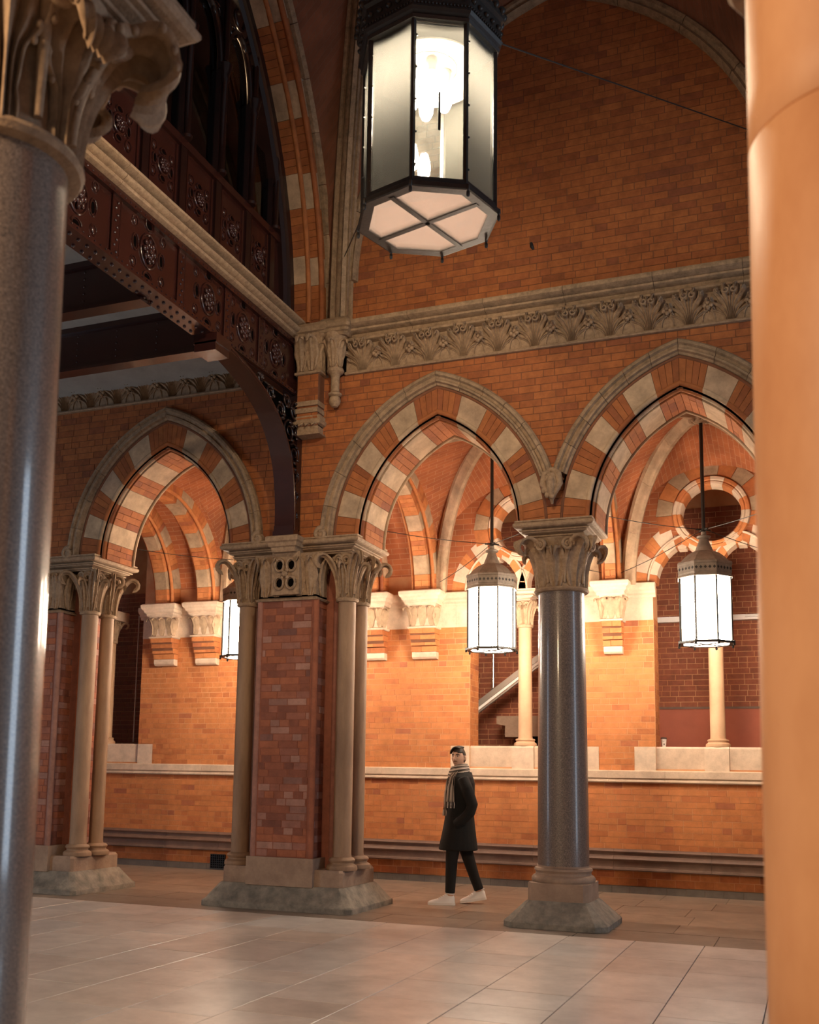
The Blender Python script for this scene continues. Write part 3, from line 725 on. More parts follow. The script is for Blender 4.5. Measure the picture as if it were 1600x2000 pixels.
for i in range(12):
    mb = MB(); AT.sweep(mb, 1, [(4.77, 0), (4.765, .09), (4.80, .13), (4.84, .10), (4.86, .15), (4.92, .16), (4.95, .12), (4.95, 0)], i / 12 + .0005, (i + 1) / 12 - .0005, 4); mb.build('hood_stone', 'stone_soot', tarch, 40)

# ================================================================== PIERS AND COLUMNS
SPLAY = [(.155, 0), (.155, .05), (.15, .06), (.13, .075), (.015, .235), (.0, .25)]
def pier(cx, label, bracket):
    t = thing('brick_pier', label, 'pier', (cx, 0, 0), group=None)
    mb = MB(); moulded(mb, -.74, .74, 10.49, 11.45, SPLAY, .05); mb.build('splayed_base', 'stone_base', t, 30)
    mb = MB(); moulded(mb, -.72, .72, 10.51, 11.43, [(0, .25), (0, .40), (-.015, .425)], .03); mb.build('base_block', 'stone_block', t)
    mb = MB(); mb.box(-.40, .40, 10.46, 11.3, .24, .54); mb.build('pilaster_foot', 'stone_block', t)
    # core
    mb = MB(); mb.box(-.345, .345, 10.50, 11.3, .54, 3.4); mb.box(-.48, .48, 10.78, 11.25, .42, 3.9); pc = mb.build('pier_core', 'brick_pier', t)
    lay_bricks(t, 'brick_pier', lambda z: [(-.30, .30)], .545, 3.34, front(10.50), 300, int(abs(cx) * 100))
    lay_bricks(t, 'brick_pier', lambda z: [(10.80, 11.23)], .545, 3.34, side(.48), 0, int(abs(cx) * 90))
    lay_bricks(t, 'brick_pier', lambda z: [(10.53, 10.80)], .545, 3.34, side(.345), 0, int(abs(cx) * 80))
    for s in (-1, 1):
        mb = MB(); mb.tube([(s * .345, 10.515, .54), (s * .345, 10.515, 3.36)], .036, 10); mb.build('edge_roll', 'brick_pier', t, 60)
        mb = MB(); mb.tube([(s * .47, 10.79, .42), (s * .47, 10.79, 3.36)], .036, 10); mb.build('edge_roll', 'brick_pier', t, 60)
        for (dx, y, r) in ((.625, 10.72, .100), (.655, 11.03, .085)):
            mb = MB(); mb.lathe([(.165, .42), (.17, .44), (.165, .465), (.145, .48), (.13, .485), (.125, .50), (.14, .515), (.145, .53), (.13, .55), (r + .004, .56), (r, .6), (r * .985, 3.33)], (s * dx, y), 20); mb.build('colonnette', 'shaft', t, 40)
            capital(t, (s * dx, y), 3.36, 3.86, r, .22, key='col%.3f' % r)
    # carved band over the pilaster
    mb = MB(); moulded(mb, -.345, .345, 10.50, 11.2, [(.03, 3.34), (.04, 3.355), (.02, 3.37), (0, 3.38), (.0, 3.7), (.05, 3.86)]); mb.build('capital_band', 'stone_carved', t)
    lf = get_leaf('band', L=.52, w=.15, lean=14, curl=215, start=.72, nu=7, nv=14, th=.012, rib=.009)
    for i in range(5):
        x = -.28 + .14 * i
        if bracket and abs(x) < .1: continue
        put_leaf(lf, t, (x, 10.50), 0, 3.39, -PI / 2)
    put_leaf(lf, t, (.36, 10.62), 0, 3.39, 0); put_leaf(lf, t, (-.36, 10.62), 0, 3.39, PI)
    abacus(t, -.86, .86, 10.44, 11.36, 3.86)
    if bracket:
        mb = MB(); mb.box(-.17, .17, 10.42, 10.6, 3.40, 3.88); mb.build('pierced_block', 'stone_carved', t)
        mb = MB()
        for sx in (-1, 1):
            for sz in (-1, 1):
                c0 = (sx * .072, 10.415, 3.63 + sz * .10)
                mb.tube([(c0[0] + .055 * cos(a), 10.41, c0[2] + .07 * sin(a)) for a in [2 * PI * i / 14 for i in range(15)]], .016, 6)
                mb.ball((sx * .03, 10.405, 3.63 + sz * .04), .022); mb.ball((sx * .10, 10.405, 3.63 + sz * .16), .02)
        mb.ball((0, 10.40, 3.63), .035); mb.build('pierced_foliage', 'stone_carved', t, 60)
        for sx in (-1, 1):
            for sz in (-1, 1):
                mb = MB(); mb.ball((sx * .072, 10.425, 3.63 + sz * .10), .045, .012, .055, 10, 6); mb.build('opening_shade', 'black', t)  # black ovals on the solid block, painting the shade of its piercings
        mb = MB(); moulded(mb, -.20, .20, 10.29, 10.7, [(-.06, 3.87), (-.05, 3.92), (-.03, 3.93), (-.02, 3.97), (.0, 3.985), (.0, 4.035), (-.01, 4.045)]); mb.build('bracket_seat', 'stone_carved', t)
    return t
pier(-5.34, 'purplish brick pier with paired sandstone colonnettes in the middle of the arcade', True)
pier(-8.80, 'brick pier half hidden behind the grey granite column at far left', False)

def column(name, label, c, r, mat, capmat, half, fine=False, basemat='stone_base', key='gcol', cap=True, joints=()):
    t = thing(name, label, 'column', (c[0], c[1], 0))
    mb = MB(); mb.loft([rect_ring(-.305 - o, .305 + o, -.305 - o, .305 + o, z, .03 + o * .35) for o, z in ((.20, 0), (.20, .05), (.19, .065), (.17, .08), (.02, .23), (.0, .245))]); mb.build('splayed_plinth', basemat, t, 25)
    mb = MB(); mb.loft([rect_ring(-.30, .30, -.30, .30, z, .045) for z in (.245, .40, .415)]); mb.build('base_block', 'stone_block', t)
    k = r / .25
    mb = MB(); mb.lathe([(.30 * k, .415), (.31 * k, .43), (.31 * k, .455), (.295 * k, .475), (.275 * k, .485), (.268 * k, .505), (.275 * k, .52), (.285 * k, .53), (.28 * k, .55), (r * 1.02, .56), (r * 1.02, .575)], (0, 0), 40); mb.build('ring_base', 'stone_block', t, 40)
    zs = [.56] + list(joints) + [3.335]
    for a, b in zip(zs[:-1], zs[1:]):
        f = lambda z: r * (1 - .09 * ((z - .56) / 2.8) ** 1.4)
        e = .004 if joints else 0.0
        mb = MB(); mb.lathe([(f(a) - e, a)] + [(f(a + (b - a) * q), a + e + (b - a - 2 * e) * q) for q in (0, .25, .5, .75, 1)] + [(f(b) - e, b)], (0, 0), 64); mb.build('shaft', mat, t, 60)
    if cap:
        capital(t, (0, 0), 3.36, 3.865, r * .93, half, mat=capmat, key=key, fine=fine)
        ab = MB(); moulded(ab, -half, half, -half, half, [(o, 3.865 + h) for o, h in AB]); ab.build('abacus', capmat, t)
    return t
column('granite_column', 'polished dark granite column with carved capital in front of the walking man', (-2.345, 10.85), .255, 'granite', 'stone_carved', .41)

# ================================================================== BACK WALL OF THE PASSAGE
YB = 14.2
OPEN = [(-11.28, -9.78), (-4.36, -2.86), (-1.86, -0.36)]
BX0, BX1 = -11.9, 1.0
def back_ints(z):
    I = [(BX0, BX1)]
    if z > 1.55:
        for a, b in OPEN: I = cut(I, a, b)
    return I
mb = MB()
strips(mb, back_ints, 0, 1.86, front(YB), -.012, 1)
mb = MB()
mb.add([(BX0, YB + .012, 0), (BX1, YB + .012, 0), (BX1, YB + .012, 1.58), (BX0, YB + .012, 1.58)], [(0, 1, 2, 3)])
for a, b in back_ints(2.0): mb.box(a, b, YB + .012, YB + .42, 1.55, 4.0)
mb.box(OPEN[0][1], OPEN[1][0], YB + .012, YB + .42, 4.0, 6.0)
wall_back = mb.build('wall_back', 'mortar_light'); tag(wall_back, 'bright orange brick back wall of the passage with stone sill course', 'wall', kind='structure')
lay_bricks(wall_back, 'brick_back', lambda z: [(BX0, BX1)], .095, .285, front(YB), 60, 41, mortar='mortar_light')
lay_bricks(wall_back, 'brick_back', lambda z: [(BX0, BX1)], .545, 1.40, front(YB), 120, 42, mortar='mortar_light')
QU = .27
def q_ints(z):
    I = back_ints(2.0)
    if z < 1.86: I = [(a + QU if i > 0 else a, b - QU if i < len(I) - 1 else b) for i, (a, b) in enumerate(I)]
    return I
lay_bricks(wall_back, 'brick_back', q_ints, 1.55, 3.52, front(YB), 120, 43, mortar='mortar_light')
for a, b in OPEN:       # reveals of the openings
    for X, sg in ((a, 1), (b, -1)):
        lay_bricks(wall_back, 'brick_back', lambda z: [(YB + .01, YB + .41)], 1.86, 3.55, side(X, sg), 0, 44)
def stones(parent, x0, x1, prof, lens, mat, name, seed, Y=YB):
    rg = random.Random(seed); s = x0
    while s < x1 - .01:
        e = min(x1, s + rg.uniform(*lens))
        if x1 - e < .2: e = x1
        m2 = MB(); m2.loft([[(x, Y - d, z) for d, z in prof] for x in (s + .0015, e - .0015)]); m2.build(name, mat, parent, 35); s = e
stones(wall_back, BX0, BX1, [(-.02, 1.395), (.035, 1.395), (.05, 1.41), (.05, 1.43), (.04, 1.445), (.06, 1.46), (.06, 1.545), (.045, 1.555), (-.02, 1.56)], (.7, 1.4), 'stone_pale', 'sill_stone', 1)
for a, b in OPEN:
    mb = MB(); mb.box(a - QU, a - .002, YB - .006, YB + .2, 1.555, 1.86); mb.build('quoin_stone', 'stone_pale', wall_back)
    mb = MB(); mb.box(b + .002, b + QU, YB - .006, YB + .2, 1.555, 1.86); mb.build('quoin_stone', 'stone_pale', wall_back)
    mid = (a + b) / 2
    for s, e in ((a, mid - .15), (mid - .15, mid + .15), (mid + .15, b)):
        mb = MB(); o = .045 if s == mid - .15 else 0.0
        mb.loft([rect_ring(s + .001, e - .001, YB + .03 - o, YB + .42, 1.55), rect_ring(s + .001, e - .001, YB + .03 - o, YB + .42, 1.84), rect_ring(s + .001, e - .001, YB + .05 - o, YB + .42, 1.865)]); mb.build('parapet_stone', 'stone_pale', wall_back)
# plinth
pl = [(-.02, .285), (.10, .285), (.115, .30), (.11, .32), (.09, .33), (.09, .40), (.105, .405), (.125, .43), (.105, .455), (.085, .46), (.06, .475), (.06, .50), (.075, .505), (.085, .525), (.07, .545), (.04, .555), (-.02, .555)]
bb = MB(); bb.add([(BX0, YB + .005, .28), (BX1, YB + .005, .28), (BX1, YB + .005, .56), (BX0, YB + .005, .56)], [(0, 1, 2, 3)])
base_b = bb.build('baseboard_back', 'mortar_light'); tag(base_b, 'dark moulded plinth course along the foot of the passage wall', 'plinth', kind='structure')
stones(base_b, BX0, BX1, pl, (.9, 1.4), 'mould_dark', 'plinth_stone', 2)
stones(base_b, BX0, BX1, [(0, 0), (.012, 0), (.012, .088), (0, .09)], (.22, .24), 'mould_grey', 'skirting_tile', 3)

# impost course and corbels
IMP = [(-.02, 3.82), (.02, 3.82), (.03, 3.85), (.06, 3.87), (.065, 3.90), (.10, 3.92), (.115, 3.95), (.115, 4.00), (.10, 4.01), (-.02, 4.01)]
for a, b in ((-9.78, -4.36), (-2.86, -1.86)):
    stones(wall_back, a, b, [(-.02, 3.52), (.008, 3.52), (.008, 3.82), (-.02, 3.82)], (.4, .7), 'stone_pale', 'impost_block', 4)
    stones(wall_back, a - .04, b + .04, IMP, (.8, 1.4), 'stone_pale', 'impost_stone', 5)
def wall_corbel(x, wd):
    mb = MB(); h = wd / 2
    mb.loft([rect_ring(x - h + .01, x + h - .01, YB - d, YB + .02, z) for d, z in ((.16, 3.30), (.22, 3.50))])
    cb = mb.build('corbel', 'mortar', wall_back)
    for i in range(4):
        z = 3.17 + .083 * i; d = .12 + .035 * i
        for s, e in (((x - h, x + h * .1), (x + h * .1, x + h)) if i % 2 else ((x - h, x - h * .2), (x - h * .2, x + h))):
            m2 = MB(); m2.box(s + .002, e - .002, YB - d, YB + .02, z + .004, z + .079); m2.build('brick', 'brick_back', cb)
    m2 = MB(); m2.loft([rect_ring(x - h + .01, x + h - .01, YB - d, YB + .02, z) for d, z in ((.03, 3.07), (.085, 3.075), (.11, 3.10), (.115, 3.14), (.11, 3.17))]); m2.build('corbel_foot', 'stone_pale', cb)
    m2 = MB(); m2.loft([rect_ring(x - h - o, x + h + o, YB - d, YB + .02, z) for o, d, z in ((.015, .23, 3.49), (.025, .245, 3.50), (.025, .245, 3.515), (-.02, .19, 3.53), (-.02, .19, 3.68), (.02, .25, 3.83))]); m2.build('corbel_bell', 'stone_pale', cb)
    m2 = MB(); m2.loft([rect_ring(x - h - o, x + h + o, YB - .02 - d, YB + .02, z) for o, d, z in ((.04, .24, 3.83), (.055, .26, 3.85), (.05, .255, 3.87), (.08, .29, 3.89), (.085, .30, 3.925), (.11, .32, 3.94), (.12, .335, 3.965), (.12, .335, 4.005), (.10, .32, 4.02))]); m2.build('corbel_abacus', 'stone_pale', cb)
    lf = get_leaf('corb', L=.36, w=.115, lean=26, curl=215, start=.66, nu=5, nv=12, th=.010, rib=.008, mat='stone')
    for k in range(3): put_leaf(lf, cb, (x - h * .72 + h * .72 * k, YB - .19), 0, 3.53, -PI / 2)
    put_leaf(lf, cb, (x - h, YB - .17), 0, 3.53, -PI * .80); put_leaf(lf, cb, (x + h, YB - .17), 0, 3.53, -PI * .20)
for x in (-9.30, -8.55, -5.78, -5.00): wall_corbel(x, .38)
wall_corbel(-2.37, .26)

# ---- passage vault: transverse banded ribs, diagonal ribs, webs
vw = MB()
BAYS = [(-8.50, -5.60, -7.05, 5.9), (-5.00, -2.37, -3.62, 5.78), (-2.37, 0.2, -1.085, 5.78)]
Y0, Y1 = YBK, YB
def bay_web(xa, xb, xc, zk):
    K = Vector((xc, (Y0 + Y1) / 2, zk))
    def dg(cx, cy): return lambda t: (cx + (K.x - cx) * (1 - cos(t * PI / 2)), cy + (K.y - cy) * (1 - cos(t * PI / 2)), 3.98 + (zk - 3.98) * sin(t * PI / 2))
    def ed(cx, cy, mx, my, za): return lambda t: (cx + (mx - cx) * (1 - cos(t * PI / 2)), cy + (my - cy) * (1 - cos(t * PI / 2)), 3.98 + (za - 3.98) * sin(t * PI / 2))
    for cx in (xa, xb):
        for cy in (Y0, Y1):
            web(vw, ed(cx, cy, xc, cy, 5.52), dg(cx, cy)); web(vw, dg(cx, cy), ed(cx, cy, cx, K.y, 5.50))
    return K
for b in BAYS: bay_web(*b)
for xa, xb in ((-6.0, -4.8), (-9.5, -8.3)):      # web between the twin ribs
    AW = Arch(side(0), 12.7, 4.0, .06)
    web(vw, lambda t, xa=xa: AW.P(-1, 1.60, t, xa), lambda t, xb=xb: AW.P(-1, 1.60, t, xb)); web(vw, lambda t, xa=xa: AW.P(1, 1.60, t, xa), lambda t, xb=xb: AW.P(1, 1.60, t, xb))
ceil_p = vw.build('ceiling_passage', 'brick_vault'); tag(ceil_p, 'red brick ribbed vault over the passage behind the arcade', 'ceiling', kind='structure')
PZ = [(0, .12, 0), (.12, .25, 1), (.25, .42, 0), (.42, .54, 1), (.54, .72, 0), (.72, .86, 1), (.86, 1, 0)]
for x, wd in ((-9.30, .36), (-8.55, .36), (-5.78, .36), (-5.00, .36), (-2.37, .24)):
    A = Arch(side(x), 12.65, 4.0, .06); mb = MB()
    for sd in (-1, 1): A.sweep(mb, sd, [(1.46, -wd / 2 + .02), (1.46, wd / 2 - .02), (1.66, wd / 2 - .02), (1.66, -wd / 2 + .02)], 0, 1, 14)
    rb = mb.build('transverse_arch', 'mortar', ceil_p)
    zone_blocks(rb, A, (-1, 1), 1.45, 1.67, -wd / 2, wd / 2, PZ, bm='brick_back', n_st=2)
    zone_blocks(rb, A, (-1, 1), 1.36, 1.445, -wd * .28, wd * .28, PZ, bm='brick_back', n_st=2)
    for sd in (-1, 1):
        for d in (-wd * .40, wd * .40):
            mb = MB(); A.sweep(mb, sd, roll(1.44, d, .026), 0, 1, 20); mb.build('roll_mould', 'brick_back', rb, 60)
PRIB = [(-.085, -.06), (-.085, .02), (-.055, .05), (-.05, .09), (-.02, .12), (.02, .12), (.05, .09), (.055, .05), (.085, .02), (.085, -.06)]
def pass_rib(cx, cy, xc, zk):
    K = Vector((xc, (Y0 + Y1) / 2, zk)); f = Vector((cx, cy, 3.98)); h = Vector((K.x - cx, K.y - cy, 0)).normalized(); sd = Vector((-h.y, h.x, 0))
    P = lambda t: Vector((cx + (K.x - cx) * (1 - cos(t * PI / 2)), cy + (K.y - cy) * (1 - cos(t * PI / 2)), 3.98 + (zk - 3.98) * sin(t * PI / 2)))
    for q in range(4):
        rings = []
        for i in range(6):
            t = (q + i / 5 * .996) / 4; e = (P(min(1, t + .01)) - P(max(0, t - .01))).normalized(); nn = sd.cross(e).normalized()
            if nn.dot(h) < 0: nn = -nn
            if nn.z > 0.3: nn = -nn
            rings.append([tuple(P(t) + sd * a + nn * b) for a, b in PRIB])
        mb = MB(); mb.loft(rings); mb.build('rib_stone', 'stone', ceil_p, 40)
for xa, xb, xc, zk in BAYS:
    for cx, sg in ((xa, 1), (xb, -1)):
        for cy, s2 in ((Y0, 1), (Y1, -1)): pass_rib(cx + sg * .22, cy + s2 * .05, xc, zk)
    mb = MB(); mb.lathe([(.02, zk - .16), (.07, zk - .15), (.13, zk - .11), (.15, zk - .06), (.12, zk)], (xc, 12.7), 16)
    for k in range(8): mb.ball((xc + .10 * cos(k * PI / 4), 12.7 + .10 * sin(k * PI / 4), zk - .12), .035)
    mb.build('vault_boss', 'stone_carved', ceil_p, 50)

# ---- plate tracery over the openings
def tracery(a, b, xc, label, nm):
    t = thing(nm, label, 'window', (0, 0, 0), kind='structure')
    half = 1.36; LA = Arch(front(YB), xc, 4.0, .35)      # lunette
    Rl = half + .35; cz, cr = 4.90, .40
    lan = [Arch(front(YB), xc + s * .375, 4.0, .214) for s in (-1, 1)]
    def ints(z):
        h = LA.half(Rl, z)
        if h <= .01: return [(xc - .001, xc + .001)]
        I = [(xc - h, xc + h)]
        for A in lan:
            q = A.half(.575, z)
            if q > 0: I = cut(I, A.sa - q, A.sa + q)
        q = cr * cr - (z - cz) ** 2
        if q > 0: I = cut(I, xc - sqrt(q), xc + sqrt(q))
        return I
    mb = MB(); strips(mb, ints, 4.0, 5.70, front(YB), 0.0, 170); strips(mb, ints, 4.0, 5.70, front(YB), -.25, 60)
    uvs = [(v[0], v[2]) for v in mb.v]; mb.uv = uvs; mb.build('tracery_plate', 'brick_vault', t)
    LZ = [(0, .16, 0), (.16, .40, 1), (.40, .62, 0), (.62, .86, 1), (.86, 1, 0)]
    for A, s in zip(lan, (-1, 1)):
        for sd in (-1, 1):
            outer = (sd == s)
            zone_blocks(t, A, (sd,), .545, .655, -.24, .02, LZ, bm='brick_back', stm='stone_pale', n_st=2, bt=.12)
            if outer: zone_blocks(t, A, (sd,), .66, .86, -.1, .008, LZ[:4], bm='brick_back', stm='stone_pale', n_st=2)
            mb = MB(); A.sweep(mb, sd, roll(.655, .02, .016, 6), 0, 1, 14); mb.build('roll_mould', 'stone_pale', t, 60)
    for A in lan:
        mb = MB(); mb.loft([[(A.sa + x, YB - d, z) for x, z in ((-.05, 4.44), (.05, 4.44), (.10, 4.62), (-.10, 4.62))] for d in (.012, -.2)]); mb.build('key_stone', 'stone_pale', t)
    mb = MB(); mb.loft([[(xc + x, y, z) for x, y in ((-h_, YB + .005), (h_, YB + .005), (h_, YB + .235), (-h_, YB + .235))] for h_, z in ((.06, 3.99), (.075, 4.15), (.13, 4.36))]); mb.build('springer_stone', 'stone_pale', t)
    # roundel: moulded ring of alternating blocks
    n = 16
    for k in range(n):
        st = k % 2; mb = MB(); rings = []
        for i in range(5):
            an = 2 * PI * (k + .5 + (i / 4 - .5) * .985) / n; rings.append([(xc + (r_) * cos(an), YB - d, cz + r_ * sin(an)) for r_, d in ((.37, -.24), (.37, .0), (.385, .025), (.41, .03), (.425, .02), (.44, .035), (.475, .035), (.49, .01), (.49, -.1))])
        mb.loft(rings); mb.build('roundel_block', 'stone_pale' if st else 'brick_back', t, 40)
    for k in range(n // 2 + 3):       # outer voussoirs above the roundel
        a0 = -PI * .12 + k * PI * 1.24 / (n // 2 + 3); a1 = -PI * .12 + (k + .97) * PI * 1.24 / (n // 2 + 3)
        mb = MB(); p = []
        for d in (.015, -.08):
            p += [(xc + r_ * cos(an), YB - d, cz + r_ * sin(an)) for r_, an in ((.50, a0), (.70, a0), (.70, a1), (.50, a1))]
        mb.hexa(p); mb.build('roundel_voussoir', 'stone' if k % 2 else 'brick_back', t)
    # middle colonnette
    c = (xc, YB + .14)
    mb = MB(); mb.lathe([(.15, 1.865), (.155, 1.88), (.15, 1.905), (.125, 1.92), (.125, 1.935), (.135, 1.945), (.13, 1.96), (.098, 1.97), (.095, 2.0), (.092, 3.50)], c, 20); mb.build('colonnette', 'shaft_pale', t, 40)
    capital(t, c, 3.52, 3.85, .09, .19, mat='stone', key='bk')
    abacus(t, xc - .20, xc + .20, YB - .06, YB + .34, 3.85, mat='stone_pale', k=.92)
    return t
tracery(-4.36, -2.86, -3.61, 'two-light stone and brick window opening behind the granite column', 'window_1')
tracery(-1.86, -.36, -1.10, 'two-light window opening with round eye behind the right-hand pendant lantern', 'window_2')
mb = MB(); mb.lathe([(.15, 1.865), (.155, 1.9), (.125, 1.93), (.13, 1.96), (.098, 1.97), (.092, 3.5)], (-10.5, YB + .14), 16); sc3 = mb.build('window_3', 'shaft_pale', None, 40); tag(sc3, 'slim stone shaft of a window opening behind the far-left pier', 'window', kind='structure')
capital(sc3, (-10.5, YB + .14), 3.52, 3.85, .09, .19, mat='stone', key='bk')
mb = MB(); mb.box(-10.7, -10.3, YB - .06, YB + .34, 3.85, 4.0); mb.build('abacus', 'stone_pale', sc3)
mb = MB(); mb.tube([(-10.08, YB + .3, 1.9), (-10.08, YB + .3, 3.95)], .012, 8); mb.build('downpipe', 'steel_dull', sc3)

# ---- stair room behind the openings
mb = MB(); mb.add([(-13, 15.92, 0), (2, 15.92, 0), (2, 15.92, 6), (-13, 15.92, 6)], [(0, 1, 2, 3)])
mb.add([(-13, 14.5, 6), (2, 14.5, 6), (2, 15.92, 6), (-13, 15.92, 6)], [(0, 1, 2, 3)]); mb.add([(-13, 14.62, 1.2), (2, 14.62, 1.2), (2, 15.92, 1.2), (-13, 15.92, 1.2)], [(0, 1, 2, 3)])
wall_far = mb.build('wall_far', 'mortar_light'); tag(wall_far, 'dark red brick wall of the stair room seen through the openings', 'wall', kind='structure')
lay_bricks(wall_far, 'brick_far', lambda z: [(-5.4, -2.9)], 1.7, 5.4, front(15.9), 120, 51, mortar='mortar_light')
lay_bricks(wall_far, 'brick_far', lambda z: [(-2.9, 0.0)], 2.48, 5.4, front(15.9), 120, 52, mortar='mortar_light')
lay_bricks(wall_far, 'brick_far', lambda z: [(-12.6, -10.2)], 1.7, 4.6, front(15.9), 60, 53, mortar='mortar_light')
mb = MB(); mb.box(-2.9, 0.2, 15.86, 15.92, 1.2, 2.47); mb.build('painted_dado', 'red_paint', wall_far)
mb = MB(); mb.box(-2.9, 0.2, 15.845, 15.90, 2.455, 2.485); mb.build('dado_rail', 'mould_dark', wall_far)
hr = thing('handrail', 'sloping grey steel handrail of the stair behind the granite column', 'handrail', (-4.75, 15.3, 2.31))
def bar(name, p, q, w_, h_, mat, parent):
    mb = MB(); P, Q = Vector(p), Vector(q)
    e = (Q - P).normalized(); s_ = Vector((0, 1, 0)); u_ = e.cross(s_).normalized()
    mb.loft([[tuple(X + s_ * a + u_ * b) for a, b in ((-w_, -h_), (w_, -h_), (w_, h_), (-w_, h_))] for X in (P, Q)]); return mb.build(name, mat, parent)
bar('top_rail', (0, 0, .06), (1.9, 0, 1.46), .05, .04, 'steel_dull', hr); bar('glint_strip', (0, -.05, -.02), (1.9, -.05, 1.38), .008, .018, 'white', hr); bar('lower_rail', (0, 0, -.06), (1.9, 0, 1.34), .03, .012, 'steel_dull', hr)  # the thin strip is painted white for the light its steel reflects
mb = MB(); mb.tube([(.41, 0, .42), (.41, 0, 1.6)], .015, 8); mb.lathe([(.035, .36), (.035, .42), (.018, .44)], (.41, 0), 12); mb.build('hanger_pole', 'steel', hr, 40)
mb = MB(); mb.loft([[(x, y, z) for x, z in ((-4.30, 2.34), (-4.30, 2.22), (-4.17, 2.20), (-4.17, 2.03), (-3.2, 2.03), (-3.2, 2.34))] for y in (15.35, 15.8)])
sb = mb.build('stair_block', 'stone_block'); tag(sb, 'notched stone stair block under the handrail behind the colonnette', 'stair block')
gr = thing('floor_grating', 'small dark steel grating below the stair block', 'grating', (-3.45, 15.32, 1.2))
for i in range(9): bar('slat', (-.27 + .06 * i, 0, .60), (-.15 + .06 * i, 0, .84), .01, .008, 'steel_dull', gr)
mb = MB(); mb.box(-.32, .45, .01, .03, 0, .84); mb.build('grating_frame', 'black', gr)
pp = thing('strip_light_rail', 'pale horizontal cable trunking across the red-painted stair room', 'trunking', (-2.7, 15.72, 3.70))
mb = MB(); mb.box(0, 3.0, 0, .1, 0, .075); mb.build('trunking', 'white', pp)
mb = MB(); mb.tube([(1.9, -.02, .05), (3.0, -.02, .05)], .022, 10); mb.build('tube', 'white', pp, 60)
for X in (.5, 1.5, 2.5):
    mb = MB(); mb.box(X, X + .05, .0, .16, .07, .10); mb.build('clip', 'steel_dull', pp)

# vent grille at the foot of the wall
vg = thing('vent_grille', 'small black cast-iron vent grille at the foot of the passage wall', 'vent', (-8.26, YB - .004, .02))
mb = MB(); mb.box(-.125, .125, -.012, .01, 0, .21); mb.build('backing', 'black', vg)
for i in range(8):
    mb = MB(); mb.box(-.125 + .034 * i, -.117 + .034 * i, -.024, -.012, 0, .21); mb.build('bar', 'rod', vg)
for i in range(7):
    mb = MB(); mb.box(-.125, .125, -.026, -.014, .0 + .033 * i, .008 + .033 * i); mb.build('cross_bar', 'rod', vg)
# paper cup
cu = thing('paper_cup', 'white paper coffee cup with black lid on the stone parapet', 'cup', (-1.77, YB + .10, 1.866))
mb = MB(); mb.lathe([(.026, 0), (.027, .003), (.036, .10), (.038, .104)], (0, 0), 20); mb.build('cup_body', 'paper', cu, 40)
mb = MB(); mb.lathe([(.041, .10), (.041, .108), (.037, .112), (.036, .12), (.030, .122)], (0, 0), 20); mb.build('lid', 'cup_brown', cu, 40)
mb = MB(); mb.ball((.008, -.0335, .032), .008, .004, .012, 10, 6); mb.build('bean_mark', 'cup_brown', cu)
mb = MB(); mb.tube([(-.014 + .028 * i / 8, -.0365 + .006 * (i / 4 - 1) ** 2, .076 - .008 * sin(PI * i / 8)) for i in range(9)], .0016, 5); mb.build('printed_line', 'cup_brown', cu)

